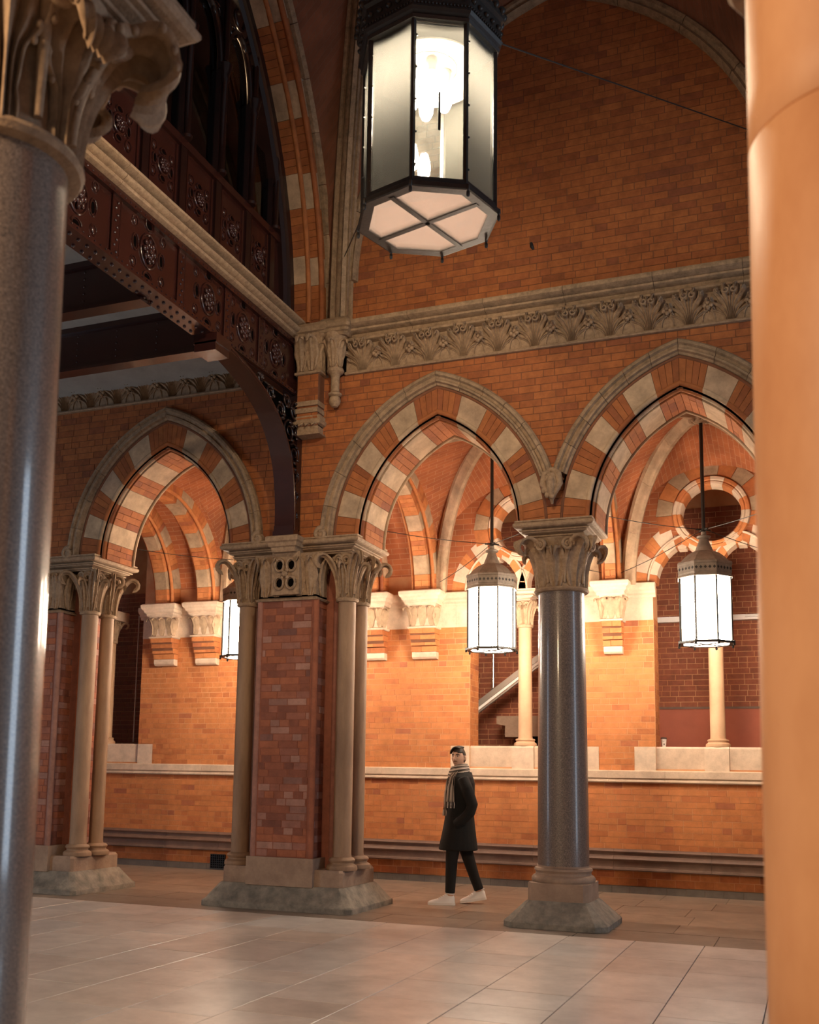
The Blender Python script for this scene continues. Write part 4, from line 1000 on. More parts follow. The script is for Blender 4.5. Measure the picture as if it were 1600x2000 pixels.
# ================================================================== LANTERNS
def octo(R, z, rot=PI / 8, n=8): return [(R * cos(rot + 2 * PI * k / n), R * sin(rot + 2 * PI * k / n), z) for k in range(n)]
def pendant(label, loc, rodtop):
    t = thing('pendant_lantern', label, 'lantern', loc, group='pendant lanterns in the passage'); rot = PI / 8 + .12
    mb = MB(); mb.tube([(0, 0, 1.24), (0, 0, rodtop - loc[2])], .021, 10); mb.build('rod', 'rod', t, 60)
    mb = MB(); mb.lathe([(.022, 1.33), (.034, 1.335), (.034, 1.36), (.022, 1.365)], (0, 0), 12)
    for k in range(4): mb.tube([(.02 * cos(k * PI / 2 + .6), .02 * sin(k * PI / 2 + .6), 1.35), (.09 * cos(k * PI / 2 + .6), .09 * sin(k * PI / 2 + .6), 1.345)], .011, 6)
    mb.build('wire_clamp', 'rod', t, 40)
    mb = MB(); mb.lathe([(.105, 1.085), (.10, 1.10), (.085, 1.14), (.06, 1.20), (.05, 1.235), (.075, 1.245), (.08, 1.265), (.055, 1.275), (.03, 1.285), (.028, 1.32)], (0, 0), 20); mb.build('finial', 'bronze', t, 40)
    mb = MB(); mb.loft([octo(R, z, rot) for R, z in ((.27, .945), (.285, .95), (.275, .965), (.235, 1.01), (.18, 1.055), (.12, 1.085), (.105, 1.09))]); mb.build('cap', 'bronze', t)
    mb = MB(); mb.loft([octo(R, z, rot) for R, z in ((.305, .755), (.325, .76), (.325, .775), (.312, .785), (.312, .80), (.318, .81), (.318, .90), (.326, .91), (.326, .93), (.315, .945), (.26, .95))]); mb.build('cornice_band', 'bronze', t)
    mb = MB()
    for k in range(8):
        a0, a1 = rot + k * PI / 4, rot + (k + 1) * PI / 4
        p0, p1 = Vector((cos(a0), sin(a0), 0)) * .3195, Vector((cos(a1), sin(a1), 0)) * .3195
        for i in range(5):
            q = p0.lerp(p1, (i + .5) / 5); e = (p1 - p0).normalized(); n_ = q.normalized() * .002; s_ = .017
            c_ = q + Vector((0, 0, .855)) + n_
            mb.add([c_ - e * s_, c_ - Vector((0, 0, s_ * 1.2)), c_ + e * s_, c_ + Vector((0, 0, s_ * 1.2))], [(0, 1, 2, 3)])
    mb.build('cutout_shade', 'rod', t)  # dark diamonds laid on the band for the shade in its cutouts
    for k in range(8):
        a0, a1 = rot + k * PI / 4, rot + (k + 1) * PI / 4
        mb = MB(); r_ = .292; th = .004
        p = []
        for rr in (r_, r_ - th):
            p += [(rr * cos(a0), rr * sin(a0), .03), (rr * cos(a1), rr * sin(a1), .03), (rr * cos(a1), rr * sin(a1), .76), (rr * cos(a0), rr * sin(a0), .76)]
        mb.hexa(p); mb.build('glass_pane', 'glow', t)
        mb = MB(); mb.tube([(.300 * cos(a0), .300 * sin(a0), .02), (.300 * cos(a0), .300 * sin(a0), .765)], .014, 6); mb.build('glazing_bar', 'bronze_dark', t, 60)
        mb = MB(); mb.lathe([(.004, -.03), (.014, -.022), (.014, -.008), (.008, 0), (.012, .01), (.012, .03)], (.322 * cos(a0), .322 * sin(a0)), 8); mb.build('knob', 'bronze_dark', t, 50)
    mb = MB()
    R1 = [octo(.335, 0, rot), octo(.335, .022, rot), octo(.29, .028, rot), octo(.27, .022, rot), octo(.27, 0.0, rot)]
    mb.loft(R1 + [octo(.335, 0, rot)], cap=False); mb.build('bottom_rim', 'bronze_dark', t)
    for k in range(4):
        a0 = rot + k * PI / 4 + PI / 8
        mb = MB(); mb.tube([(.27 * cos(a0), .27 * sin(a0), .004), (-.27 * cos(a0), -.27 * sin(a0), .004)], .008, 6)
        if k % 2 == 0: mb.build('bottom_bar', 'bronze_dark', t)
    mb = MB(); mb.loft([octo(.272, .008, rot), octo(.272, .014, rot)]); mb.build('bottom_pane', 'glow_low', t)
    for k, (dx, dy) in enumerate(((-1.22, -1.38), (1.22, -1.38), (-1.2, 1.42), (1.2, 1.42))):
        h = Vector((dx, dy, 0)).normalized()
        mb = MB(); P, Q = Vector((h.x * .08, h.y * .08, 1.345)), Vector((dx, dy, 1.36 if k < 2 else 1.16))
        mb.tube([tuple(P.lerp(Q, i / 8) - Vector((0, 0, .03 * sin(PI * i / 8)))) for i in range(9)], .0045, 5); mb.build('guy_wire', 'rod', t)
    return t
pendant('lit pendant lantern in the arch left of the granite column', (-3.62, 12.7, 2.985), 5.72)
pendant('lit pendant lantern furthest right, beside the near sandstone pillar', (-1.075, 12.7, 2.985), 5.72)
pendant('lit pendant lantern half hidden behind the middle brick pier', (-7.10, 12.7, 2.985), 5.85)

def hall_lantern():
    t = thing('hall_lantern', 'large octagonal glazed lantern hanging over the hall', 'lantern', (-2.377, 6.67, 5.30)); rot = math.radians(6.57)
    def V(R, k, z): a = rot + k * PI / 4; return (R * cos(a), R * sin(a), z)
    T = 1.22
    # base frame
    mb = MB(); mb.loft([octo(.515, 0, rot), octo(.515, .03, rot), octo(.495, .045, rot), octo(.49, .075, rot), octo(.455, .075, rot), octo(.43, .02, rot), octo(.43, -.004, rot), octo(.50, -.004, rot), octo(.515, 0, rot)], cap=False); mb.build('bottom_frame', 'bronze_dark', t)
    mb = MB(); mb.loft([octo(.435, .004, rot), octo(.435, .012, rot)]); mb.build('bottom_pane', 'base_glass', t)
    for a in (rot + PI * .375, rot + PI * .875):
        mb = MB(); e = Vector((cos(a), sin(a), 0)); s_ = Vector((-sin(a), cos(a), 0))
        mb.loft([[tuple(e * q + s_ * b + Vector((0, 0, c_))) for b, c_ in ((-.018, -.008), (.018, -.008), (.018, .012), (-.018, .012))] for q in (-.42, .42)]); mb.build('bottom_bar', 'bronze_dark', t)
    for k in range(8):
        p0, p1 = V(.475, k, .06), V(.475, k + 1, .06); q0, q1 = V(.48, k, T), V(.48, k + 1, T)
        i0, i1 = V(.470, k, .06), V(.470, k + 1, .06); j0, j1 = V(.475, k, T), V(.475, k + 1, T)
        mb = MB(); mb.hexa([p0, p1, q1, q0, i0, i1, j1, j0]); mb.build('glass_pane', 'glass', t)
        a = rot + k * PI / 4; e = Vector((cos(a), sin(a), 0)); s_ = Vector((-sin(a), cos(a), 0))
        mb = MB(); mb.loft([[tuple(e * (.482 + o) + s_ * b + Vector((0, 0, z))) for b, o in ((-.019, -.01), (-.008, .012), (.008, .012), (.019, -.01), (.012, -.02), (-.012, -.02))] for z in (.05, T + .02)]); mb.build('glazing_bar', 'bronze_dark', t)
        for i in range(5):
            mb = MB(); z = .16 + i * .235; mb.ball(tuple(e * .477 + s_ * .024 + Vector((0, 0, z))), .008, n=6, m=4); mb.build('stud', 'bronze_dark', t)
        mb = MB(); mb.lathe([(.003, -.055), (.012, -.045), (.012, -.02), (.006, -.01), (.013, 0), (.013, .03)], (.507 * cos(a), .507 * sin(a)), 8); mb.build('knob', 'bronze_dark', t, 50)
    mb = MB(); mb.loft([octo(R, T + z, rot) for R, z in ((.46, -.01), (.505, 0), (.515, .02), (.50, .035), (.52, .05), (.535, .07), (.52, .085), (.52, .23), (.545, .245), (.55, .28), (.53, .30), (.40, .42), (.24, .52), (.12, .58))]); mb.build('cornice_cap', 'bronze_dark', t)
    mb = MB()
    for k in range(8):
        p0, p1 = Vector(V(.522, k, 0)), Vector(V(.522, k + 1, 0))
        for i in range(16):
            q = p0.lerp(p1, (i + .5) / 16); mb.ball((q.x, q.y, T + .105), .010, n=6, m=4)
        for i in range(5):
            q = p0.lerp(p1, (i + .5) / 5) ; mb.ball((q.x * .998, q.y * .998, T + .165), .026, .026, .02, n=8, m=4)
            q = p0.lerp(p1, (i + .5) / 5) * 1.05; mb.ball((q.x, q.y, T + .29), .03, .03, .03, n=8, m=4)
    mb.build('band_ornament', 'bronze_dark', t, 60)
    # inside: white ceiling, reflector rings, lamp holders and bulbs
    mb = MB(); mb.loft([octo(.462, T - .02, rot), octo(.462, T - .012, rot)]); mb.build('inner_ceiling', 'lamp_white', t)
    D_ = T - .075
    mb = MB(); mb.lathe([(.20, D_ + .03), (.385, D_ - .012), (.39, D_ - .004), (.385, D_ + .004), (.20, D_ + .045)], (0, 0), 48); mb.build('reflector', 'lamp_white', t, 50)
    mb = MB(); mb.lathe([(.20, D_ + .03), (.20, T - .02)], (0, 0), 40, cap=False); mb.build('lamp_well', 'lamp_white', t, 60)
    mb = MB(); mb.tube([(.20 * cos(a), .20 * sin(a), D_ + .03) for a in [2 * PI * i / 40 for i in range(41)]], .007, 6); mb.build('lamp_ring', 'bronze_dark', t, 60)
    for k in range(4):
        a = k * PI / 2 + .5; c = (.115 * cos(a), .115 * sin(a))
        mb = MB(); mb.lathe([(.034, D_ - .07), (.040, D_ - .03), (.046, D_ - .02), (.046, D_ + .02), (.03, T - .03)], c, 14); mb.build('lamp_holder', 'lamp_white', t, 50)
        mb = MB(); mb.lathe([(.006, D_ - .29), (.028, D_ - .28), (.048, D_ - .24), (.052, D_ - .20), (.045, D_ - .14), (.03, D_ - .08)], c, 16); b_ = mb.build('bulb', 'bulb', t, 60)
    mb = MB(); mb.tube([(0, 0, T + .55), (0, 0, T + 5.0)], .03, 10); mb.build('rod', 'rod', t, 60)
    ta_ = math.radians(-60.9); n_ = Vector((cos(ta_), sin(ta_), 0)); s_ = Vector((-sin(ta_), cos(ta_), 0))
    mb = MB(); mb.loft([[tuple(n_ * (.443 + o) + s_ * b + Vector((0, 0, z))) for o, b in ((0, -.009), (0, .009), (.003, .009), (.003, -.009))] for z in (.42, .70)]); mb.build('tape_strip', 'rod', t)
    P, Q = Vector((-.50, .1, .30)), Vector((-4.70 + 2.377, 10.40 - 6.67, 7.25 - 5.30))
    mb = MB(); mb.tube([tuple(P), tuple(Q)], .006, 5); mb.build('guy_wire', 'rod', t)
    P, Q = Vector((.50, .1, 1.32)), Vector((2.01, 3.73, 2.51))
    mb = MB(); mb.tube([tuple(P), tuple(Q)], .006, 5); mb.build('guy_wire', 'rod', t)
hall_lantern()

# ================================================================== IRON BRIDGE
ib = thing('iron_beam', 'riveted oxblood iron beam with pierced rosettes and stone cornice, running from pier to near column', 'beam', (-5.35, 6.6, 5.66))
ya, yb = -4.0, 3.9       # local y range
mb = MB(); mb.box(-.03, .045, ya, yb, .02, .70); web_o = mb.build('web_plate', 'iron_red', ib)
mb = MB(); mb.box(-.11, .11, ya, yb - 2.0, 0, .025); mb.build('bottom_flange', 'iron_red', ib)
mb = MB(); mb.box(-.11, .09, ya, yb, .60, .72); mb.box(.045, .085, ya, yb, .03, .07); mb.build('angle_iron', 'iron_red', ib)
mb = MB()
y = ya + .1
while y < yb - 2.05:
    mb.ball((-.065, y, -.004), .017, .017, .014, 8, 4); mb.ball((.035, y + .05, -.004), .017, .017, .014, 8, 4); y += .112
mb.build('flange_rivets', 'iron_red', ib, 60, kind='stuff')
mb = MB(); y = ya + .05
while y < yb:
    mb.ball((.088, y, .05), .008, .01, .01, 6, 4); mb.ball((.092, y, .625), .006, .009, .009, 6, 4); y += .075
mb.build('web_rivets', 'iron_red', ib, 60, kind='stuff')
def rosette(parent, y, z, r, x, elong=1.15):
    mb = MB()
    mb.tube([(x, y + r * cos(a), z + r * elong * sin(a)) for a in [2 * PI * i / 24 for i in range(25)]], .014, 6)
    for q, rr in ((8, .62), (8, .34)):
        for k in range(q):
            a = 2 * PI * k / q + (.39 if rr < .5 else 0); mb.ball((x + .012, y + r * rr * cos(a), z + r * elong * rr * sin(a)), .02, r * .20, r * .22, 8, 5)
    mb.ball((x + .02, y, z), .026, r * .2, r * .2, 8, 5)
    o = mb.build('rosette', 'iron_red', parent, 60)
    for k in range(4):
        a = k * PI / 2 + PI / 4 * 0
        m2 = MB(); cy, cz = y + r * 1.62 * cos(a), z + r * elong * 1.55 * sin(a)
        m2.ball((x - .008, cy, cz), .012, r * (.26 if k % 2 == 0 else .42), r * (.5 if k % 2 == 0 else .26), 10, 6); m2.build('hole_shade', 'black', o)  # black oval on the solid plate, painting the shade of a hole
        m2 = MB(); m2.tube([(x + .002, cy + r * (.34 if k % 2 == 0 else .52) * cos(b), cz + r * (.60 if k % 2 == 0 else .36) * sin(b)) for b in [2 * PI * i / 16 for i in range(17)]], .008, 5); m2.build('hole_rim', 'iron_red', o)
    for sy in (-1, 1):
        for sz in (-1, 1):
            m2 = MB(); cy, cz = y + sy * r * 1.75, z + sz * r * 1.5
            m2.ball((x, cy, cz), .012, .03, .035, 8, 5)
            m2.tube([(x, cy + .042 * cos(b), cz + .05 * sin(b)) for b in [2 * PI * i / 12 for i in range(13)]], .006, 5); m2.build('small_boss', 'iron_red', o, 60)
for yy in (-2.1, -1.1, -.1, .90, 1.92, 2.62, 3.35): rosette(ib, yy, .35, .125, .047, 1.22)
for y in (-2.6, -1.6, -.6, .40, 1.42, 2.28, 3.0):
    mb = MB(); mb.box(.045, .062, y - .045, y + .045, .07, .60)
    for q in range(9): mb.ball((.064, y - .015 if q % 2 else y + .015, .11 + .055 * q), .010, .014, .014, 6, 4)
    mb.build('stiffener', 'iron_red', ib)
    mb = MB(); mb.tube([(.06, y - .055, .08), (.06, y - .055, .60)], .008, 6); mb.tube([(.06, y + .055, .08), (.06, y + .055, .60)], .008, 6); mb.build('stiffener_edge', 'iron_red', ib)
# stone cornice on the beam, in lengths
cprof = [(-.02, .665), (.10, .665), (.135, .68), (.145, .70), (.135, .715), (.16, .72), (.185, .74), (.19, .755), (.10, .762), (.085, .785), (.10, .802), (.175, .812), (.21, .83), (.215, .85), (.17, .86), (-.02, .88)]
ys = [ya, -2.9, -1.7, -.6, .35, 1.3, 2.25, 3.1, yb - .1]
for a, b in zip(ys[:-1], ys[1:]):
    mb = MB(); mb.loft([[(x, y, z) for x, z in cprof] for y in (a + .002, b - .002)]); mb.build('cornice_stone', 'stone_carved', ib, 35)

# curved bracket under the beam
br = thing('iron_bracket', 'curved oxblood iron bracket with pierced scrollwork rising from the middle pier to the beam', 'bracket', (-5.34, 10.42, 4.045))
CV = [(.0, 0), (-.07, .02), (-.07, .30), (-.10, .55), (-.17, .80), (-.30, 1.02), (-.50, 1.22), (-.78, 1.38), (-1.12, 1.49), (-1.45, 1.56), (-1.62, 1.585)]
def curve_eval(n=40):
    P = [Vector((0, y, z)) for y, z in CV[1:]]; out = []
    for i in range(n + 1):
        f = i / n * (len(P) - 1); k = min(int(f), len(P) - 2); t = f - k
        p0, p1, p2, p3 = P[max(k - 1, 0)], P[k], P[k + 1], P[min(k + 2, len(P) - 1)]
        out.append(.5 * ((2 * p1) + (p2 - p0) * t + (2 * p0 - 5 * p1 + 4 * p2 - p3) * t * t + (3 * p1 - p0 - 3 * p2 + p3) * t ** 3))
    return out
CP = curve_eval()
rings = []
for i, p in enumerate(CP):
    e = (CP[min(i + 1, len(CP) - 1)] - CP[max(i - 1, 0)]).normalized(); nn = Vector((0, e.z, -e.y))   # towards the wall / up
    rings.append([tuple(p + Vector((x, 0, 0)) + nn * d) for x, d in ((-.12, 0), (.12, 0), (.12, .03), (-.12, .03))])
mb = MB(); mb.loft(rings); mb.build('curved_soffit', 'iron_red', br, 40)
mb = MB(); mb.box(-.13, .13, -1.86, -1.58, 1.54, 1.64); mb.box(-.12, .12, -1.86, -1.60, 1.46, 1.56); mb.build('end_block', 'iron_red', br)
mb = MB(); mb.box(-.13, .13, -.09, .06, 0, .06); mb.box(-.12, .12, -.08, .05, .06, .12); mb.build('foot_plate', 'iron_red', br)
for x in (-.09, .09):
    mb = MB()
    vs = [(x, .05, p.z) for p in CP]
    n = len(CP)
    for i in range(n - 1):
        a, b = CP[i], CP[i + 1]
        # narrow rim of plate following the curve
        ea = Vector((0, 1, 0)); 
        mb.add([(x, a.y, a.z), (x, b.y, b.z), (x, min(b.y + .10, .1), b.z), (x, min(a.y + .10, .1), a.z)], [(0, 1, 2, 3)])
    mb.build('side_plate', 'iron_dark', br)
mb = MB()
vs = []
for i in range(len(CP) - 1):
    a, b = CP[i], CP[i + 1]; mb.add([(0, a.y, a.z), (0, b.y, b.z), (0, .1, b.z), (0, .1, a.z)], [(0, 1, 2, 3)])
mb.build('spandrel_plate', 'black', br)
rg = random.Random(5); mb = MB()
def spiral(mb, y, z, r, a0, sg, x=.09, turns=1.6, th=.014):
    pts = []
    for i in range(20):
        a = a0 + sg * i / 19 * turns * 2 * PI; rr = r * (1 - .75 * i / 19); pts.append((x + .01 * i / 19, y + rr * cos(a), z + rr * sin(a)))
    mb.tube(pts, [th * (1.1 - .5 * i / 19) for i in range(20)], 6)
for (y, z, r) in ((-.0, .25, .06), (-.01, .45, .08), (-.02, .68, .10), (-.06, .93, .13), (-.20, 1.15, .14), (-.42, 1.32, .11), (-.66, 1.44, .085), (-.90, 1.52, .06), (.02, 1.2, .1), (-.05, 1.42, .12), (-.28, 1.48, .08)):
    spiral(mb, y, z, r, rg.random() * 6, rg.choice((-1, 1)))
    for q in range(4):
        a = rg.random() * 6.28; mb.ball((.10, y + r * .8 * cos(a), z + r * .8 * sin(a)), .02, .032, .02, 7, 4)
mb.build('scrollwork', 'iron_dark', br, 60)
mb = MB(); mb.tube([(.115, p.y + .02, p.z + .0) for p in CP], .014, 6); mb.build('edge_bead', 'iron_red', br, 60)
mb = MB(); mb.box(-.1, .1, .0, .12, .1, 1.7); mb.build('wall_post', 'iron_dark', br)

# underside of the bridge: joists and plaster
cb = MB()
JY = (5.25, 6.45, 7.66, 8.86)
for a, b in zip((3.4,) + JY, JY + (10.54,)):
    n = 8
    cb.loft([[(x, a + (b - a) * i / n, 6.10 + .12 * sin(PI * i / n)) for i in range(n + 1)] for x in (-11.0, -5.42)], cap=False, closed=False)
ceil_b = cb.build('ceiling_bridge', 'plaster', None, 60); tag(ceil_b, 'grey plaster ceiling strips under the iron bridge', 'ceiling', kind='structure')
for y in JY:
    mb = MB(); mb.box(-11.0, -5.42, y - .08, y + .08, 5.62, 5.645); mb.box(-11.0, -5.42, y - .012, y + .012, 5.645, 6.14); mb.box(-11, -5.42, y - .05, y + .05, 6.06, 6.13); mb.box(-11, -5.42, y - .05, y + .05, 5.645, 5.68)
    j = mb.build('joist', 'iron_red', ceil_b)
    mb = MB()
    for i in range(8):
        x = -9.6 + i * .5
        for q in range(5): mb.ball((x, y - .014, 5.74 + .07 * q), .012, .008, .012, 6, 4)
    mb.build('joist_rivets', 'iron_red', j, 60, kind='stuff')
mb = MB(); mb.box(-11.0, -5.5, 3.4, 10.5, 6.24, 6.40); mb.build('bridge_deck', 'black', ceil_b)

# iron and glass screen above the beam
sn = thing('iron_screen', 'dark iron and glass screen with panelled dado above the beam', 'screen', (-5.40, 6.6, 6.54))
mb = MB(); mb.box(-.05, .02, -3.9, 3.75, 0, .86); mb.build('dado_plate', 'iron_red', sn)
mb = MB(); mb.box(-.06, .06, -3.9, 3.75, .82, .90); mb.box(-.06, .05, -3.9, 3.75, .0, .06); mb.build('dado_rail', 'iron_red', sn)
PY = [-3.1, -2.3, -1.5, -.7, .1, .85, 1.47, 2.12, 2.75, 3.3]
for i, y in enumerate(PY):
    top = AT.half(4.45, 6.54 + 0) if False else None
    yy = abs(y + 6.6 - 6.665); zt = sqrt(max(0.2, 4.46 ** 2 - (yy + .83) ** 2)) + 6.5 - 6.54
    mb = MB(); mb.box(-.05, .05, y - .05, y + .05, 0, zt); mb.build('post', 'iron_dark', sn)
    mb = MB(); mb.lathe([(.05, .9), (.055, .93), (.035, .95), (.032, 1.9), (.05, 1.93), (.045, 1.97), (.065, 2.05), (.075, 2.10), (.05, 2.12), (.035, 2.15), (.035, max(2.2, zt - .1))], (.07, y), 12); mb.build('colonnette', 'iron_dark', sn, 50)
    if i < len(PY) - 1:
        yn = PY[i + 1]; mid = (y + yn) / 2; z1 = min(zt, sqrt(max(.2, 4.46 ** 2 - (abs(yn + 6.6 - 6.665) + .83) ** 2)) - .04)
        mb = MB(); mb.box(-.012, -.006, y + .05, yn - .05, .90, max(1.2, z1 - .05)); mb.build('window_pane', 'window_glass', sn)
        if z1 > 2.3:
            hw = (yn - y) / 2 - .03
            mb = MB()
            for s in (-1, 1):
                mb.tube([(.03, mid + s * hw * cos(a) ** 1.0 * (1 - .0), 2.05 + .62 * sin(a)) for a in [PI / 2 * k / 8 for k in range(9)]], .035, 6)
                spiral(mb, mid + s * hw * .55, 2.62, .09, 1.0, s, .04, 1.4, .014)
            mb.tube([(.03, mid + .1 * cos(a), 2.85 + .1 * sin(a)) for a in [2 * PI * k / 14 for k in range(15)]], .022, 6)
            mb.build('tracery_head', 'iron_dark', sn, 60)
        mb = MB(); mb.box(.02, .035, y + .09, y + .11, .1, .8); mb.box(.02, .035, yn - .11, yn - .09, .1, .8); mb.build('panel_bead', 'iron_red', sn)
        rosette(sn, mid, .46, .085, .026, 1.0)
mb = MB(); AS = Arch(side(-.02), .065, -.04, .83)
AS.sweep(mb, 1, [(4.30, -.08), (4.30, .10), (4.34, .13), (4.40, .06), (4.43, .13), (4.50, .14), (4.50, -.08)], 0, 1, 30); mb.build('arched_frame', 'iron_dark', sn, 50)
# room behind the screen
rm = MB(); X_ = -6.38
rm.add([(X_, 2.4, 6.42), (X_, 10.62, 6.42), (X_, 10.62, 11.5), (X_, 2.4, 11.5)], [(0, 1, 2, 3)]); rm.add([(-5.45, 10.62, 6.42), (X_, 10.62, 6.42), (X_, 10.62, 11.5), (-5.45, 10.62, 11.5)], [(0, 1, 2, 3)]); rm.add([(-5.45, 2.4, 11.4), (X_, 2.4, 11.4), (X_, 10.62, 11.4), (-5.45, 10.62, 11.4)], [(0, 1, 2, 3)])
room = rm.build('wall_bridge_room', 'mould_dark'); tag(room, 'dim room behind the iron screen on the bridge', 'wall', kind='structure')
mb = MB(); mb.loft([[(X_ + d, y, z) for d, z in ((0, 9.10), (.05, 9.10), (.07, 9.14), (.03, 9.18), (.03, 9.42), (.08, 9.48), (.09, 9.56), (0, 9.58))] for y in (8.0, 10.6)]); fb = mb.build('stone_band', 'stone_pale', room)
for y in [8.1 + .2 * i for i in range(12)]: put_leaf(get_leaf('roomband', L=.28, w=.12, lean=12, curl=160, start=.7, nu=6, nv=10, th=.008, rib=.006, mat='stone'), room, (X_ + .03, y), 0, 9.19, 0)
for y0, z0 in ((9.62, 8.42), (10.2, 8.40)):
    mb = MB(); mb.box(X_ + .01, X_ + .02, y0, y0 + .3, z0, z0 + .10); mb.build('lit_patch', 'paper', room)  # white panel painting in a lit bit of the room
light('bridge_room_light', 'POINT', (-5.75, 9.2, 9.0), 14, WARM, .1)

# ================================================================== NEAR ARCADE (above the two near columns)
nw = MB(); NA = [Arch(front(2.15), x, 4.04, .51) for x in (-3.62, -1.095, 1.44)]
def near_ints(z):
    I = [(-6.0, 3.0)]
    for A in NA:
        h = A.half(1.37, z)
        if h > 0: I = cut(I, A.sa - h, A.sa + h)
    return I
for Yw in (2.17, 2.80): strips(nw, near_ints, 4.04, 9.5, front(Yw), 0, 110)
for A in NA:
    for sd in (-1, 1):
        nw.loft([[A.P(sd, 1.37, i / 16, -.02), A.P(sd, 1.37, i / 16, -.65)] for i in range(17)], cap=False, closed=False)
nw.uv = [(v[0], v[2]) for v in nw.v]
wall_near = nw.build('wall_near', 'brick_vault'); tag(wall_near, 'brick arcade wall carried by the two near columns above the frame', 'wall', kind='structure')

# ================================================================== NEAR COLUMNS
column('near_granite_column', 'large grey speckled granite column with scrolled leaf capital at the left edge', (-2.365, 2.49), .25, 'granite_fg', 'stone_carved', .455, fine=True, key='fg')
column('sandstone_pillar', 'smooth orange sandstone pillar blurred at the right edge', (.172, 2.48), .279, 'shaft_fg', 'stone_carved', .455, fine=False, key='fg2', joints=(2.86,))

# ================================================================== WALKING MAN
man = thing('person', 'man in long black coat, striped scarf and white trainers walking left through the arch', 'person', (-3.79, 11.9, 0), PI + .36)
def remesh(o, vox, it=3):
    r = o.modifiers.new('remesh', 'REMESH'); r.mode = 'VOXEL'; r.voxel_size = vox; r.use_smooth_shade = True
    s_ = o.modifiers.new('smooth', 'SMOOTH'); s_.iterations = it; s_.factor = .5
HC = Vector((-.005, 0, 1.652)); HY = math.radians(58)
def head_pt(dx, dy, dz, grow=0.0):
    x, y, z = dx * .097, dy * .075, dz * .122
    s_ = min(1, max(0, (-.15 - dz) / .85))
    y *= 1 - .34 * s_; x = x * (1 - .10 * s_) + .014 * s_
    if dx < 0: x *= 1.08 - .10 * s_
    if dx > 0:
        x *= 1 - .10 * (abs(dy) < 2)      # flatter face
        f = dx ** 2
        g = lambda a, b, c_, d_: math.exp(-((y - a) / c_) ** 2 - ((z - b) / d_) ** 2)
        nose = math.exp(-(y / .0125) ** 2) * (max(0, min(1, (.03 - z) / .05)) if z > -.028 else max(0, 1 + (z + .028) / .008))
        x += f * (.024 * nose + .006 * g(0, .036, .05, .012) - .008 * (g(.031, .016, .017, .013) + g(-.031, .016, .017, .013)) + .005 * (g(.042, -.015, .018, .02) + g(-.042, -.015, .018, .02)) + .006 * g(0, -.060, .020, .010) + .008 * g(0, -.102, .022, .018) - .003 * g(0, -.082, .02, .008))
    v = Vector((x, y, z))
    return v * (1 + grow)
def to_man(v):
    c_, s_ = cos(HY), sin(HY); return Vector((HC.x + v.x * c_ - v.y * s_, HC.y + v.x * s_ + v.y * c_, HC.z + v.z))
def head_grid(n, m_, grow=0.0, fn=None):
    R_ = []
    for i in range(m_ + 1):
        t = -PI / 2 + PI * i / m_; q = max(cos(t), .01)
        R_.append([fn(q * cos(2 * PI * j / n), q * sin(2 * PI * j / n), sin(t)) if fn else head_pt(q * cos(2 * PI * j / n), q * sin(2 * PI * j / n), sin(t), grow) for j in range(n)])
    return R_
mb = MB(); mb.loft([[tuple(to_man(p)) for p in r_] for r_ in head_grid(56, 44)])
for s_ in (-1, 1):
    c_ = to_man(Vector((-.008, s_ * .076, -.002))); mb.ball(tuple(c_), .020, .016, .031, 12, 8)
mb.tube([(-.03, 0, 1.40), (-.022, 0, 1.50), (-.008, 0, 1.60)], [.062, .056, .052], 14)
mb.tube([(-.03, 0, .88), (-.03, 0, 1.10), (-.03, 0, 1.30), (-.03, 0, 1.42)], [(.12, .13), (.11, .12), (.14, .12), (.08, .08)], 14)
for s_ in (1, -1):
    mb.tube([(-.04, s_ * .15, 1.38), (-.15, s_ * .21, 1.11), (-.02, s_ * .19, .95), (.03, s_ * .17, .90)], [.045, .038, .03, .035], 8)
mb.tube([(.02, .085, .92), (.075, .09, .50), (.085, .085, .10)], [.08, .055, .04], 10); mb.tube([(-.03, -.085, .92), (-.13, -.09, .49), (-.25, -.09, .14)], [.08, .055, .04], 10)
body = mb.build('body', 'skin', man); remesh(body, .0045, 2)
for s_ in (-1, 1):
    mb = MB(); mb.ball(tuple(to_man(Vector((.0735, s_ * .031, .016)))), .0115, .0115, .0085, 12, 8); ey = mb.build('eye', 'eye', man, 60)
    mb = MB(); mb.ball(tuple(to_man(Vector((.0825, s_ * .031 + .001, .016)))), .005, .005, .006, 10, 6); mb.build('pupil', 'pupil', ey, 60)
    mb = MB(); mb.tube([tuple(to_man(head_pt(sqrt(max(0, 1 - (yy / .075) ** 2 - (zz / .122) ** 2)), yy / .075, zz / .122) + Vector((.003, 0, 0)))) for yy, zz in ((s_ * .012, .032), (s_ * .026, .039), (s_ * .040, .038), (s_ * .052, .030))], [.004, .006, .005, .003], 6); mb.build('eyebrow', 'hair', man, 60)
    mb = MB(); mb.tube([tuple(to_man(Vector((.081 - .006 * abs(q - 1), s_ * (.020 + .011 * q), .026 - .003 * abs(q - 1))))) for q in (0, .5, 1, 1.5, 2)], .0028, 6); mb.build('eyelid', 'stubble', man, 60)
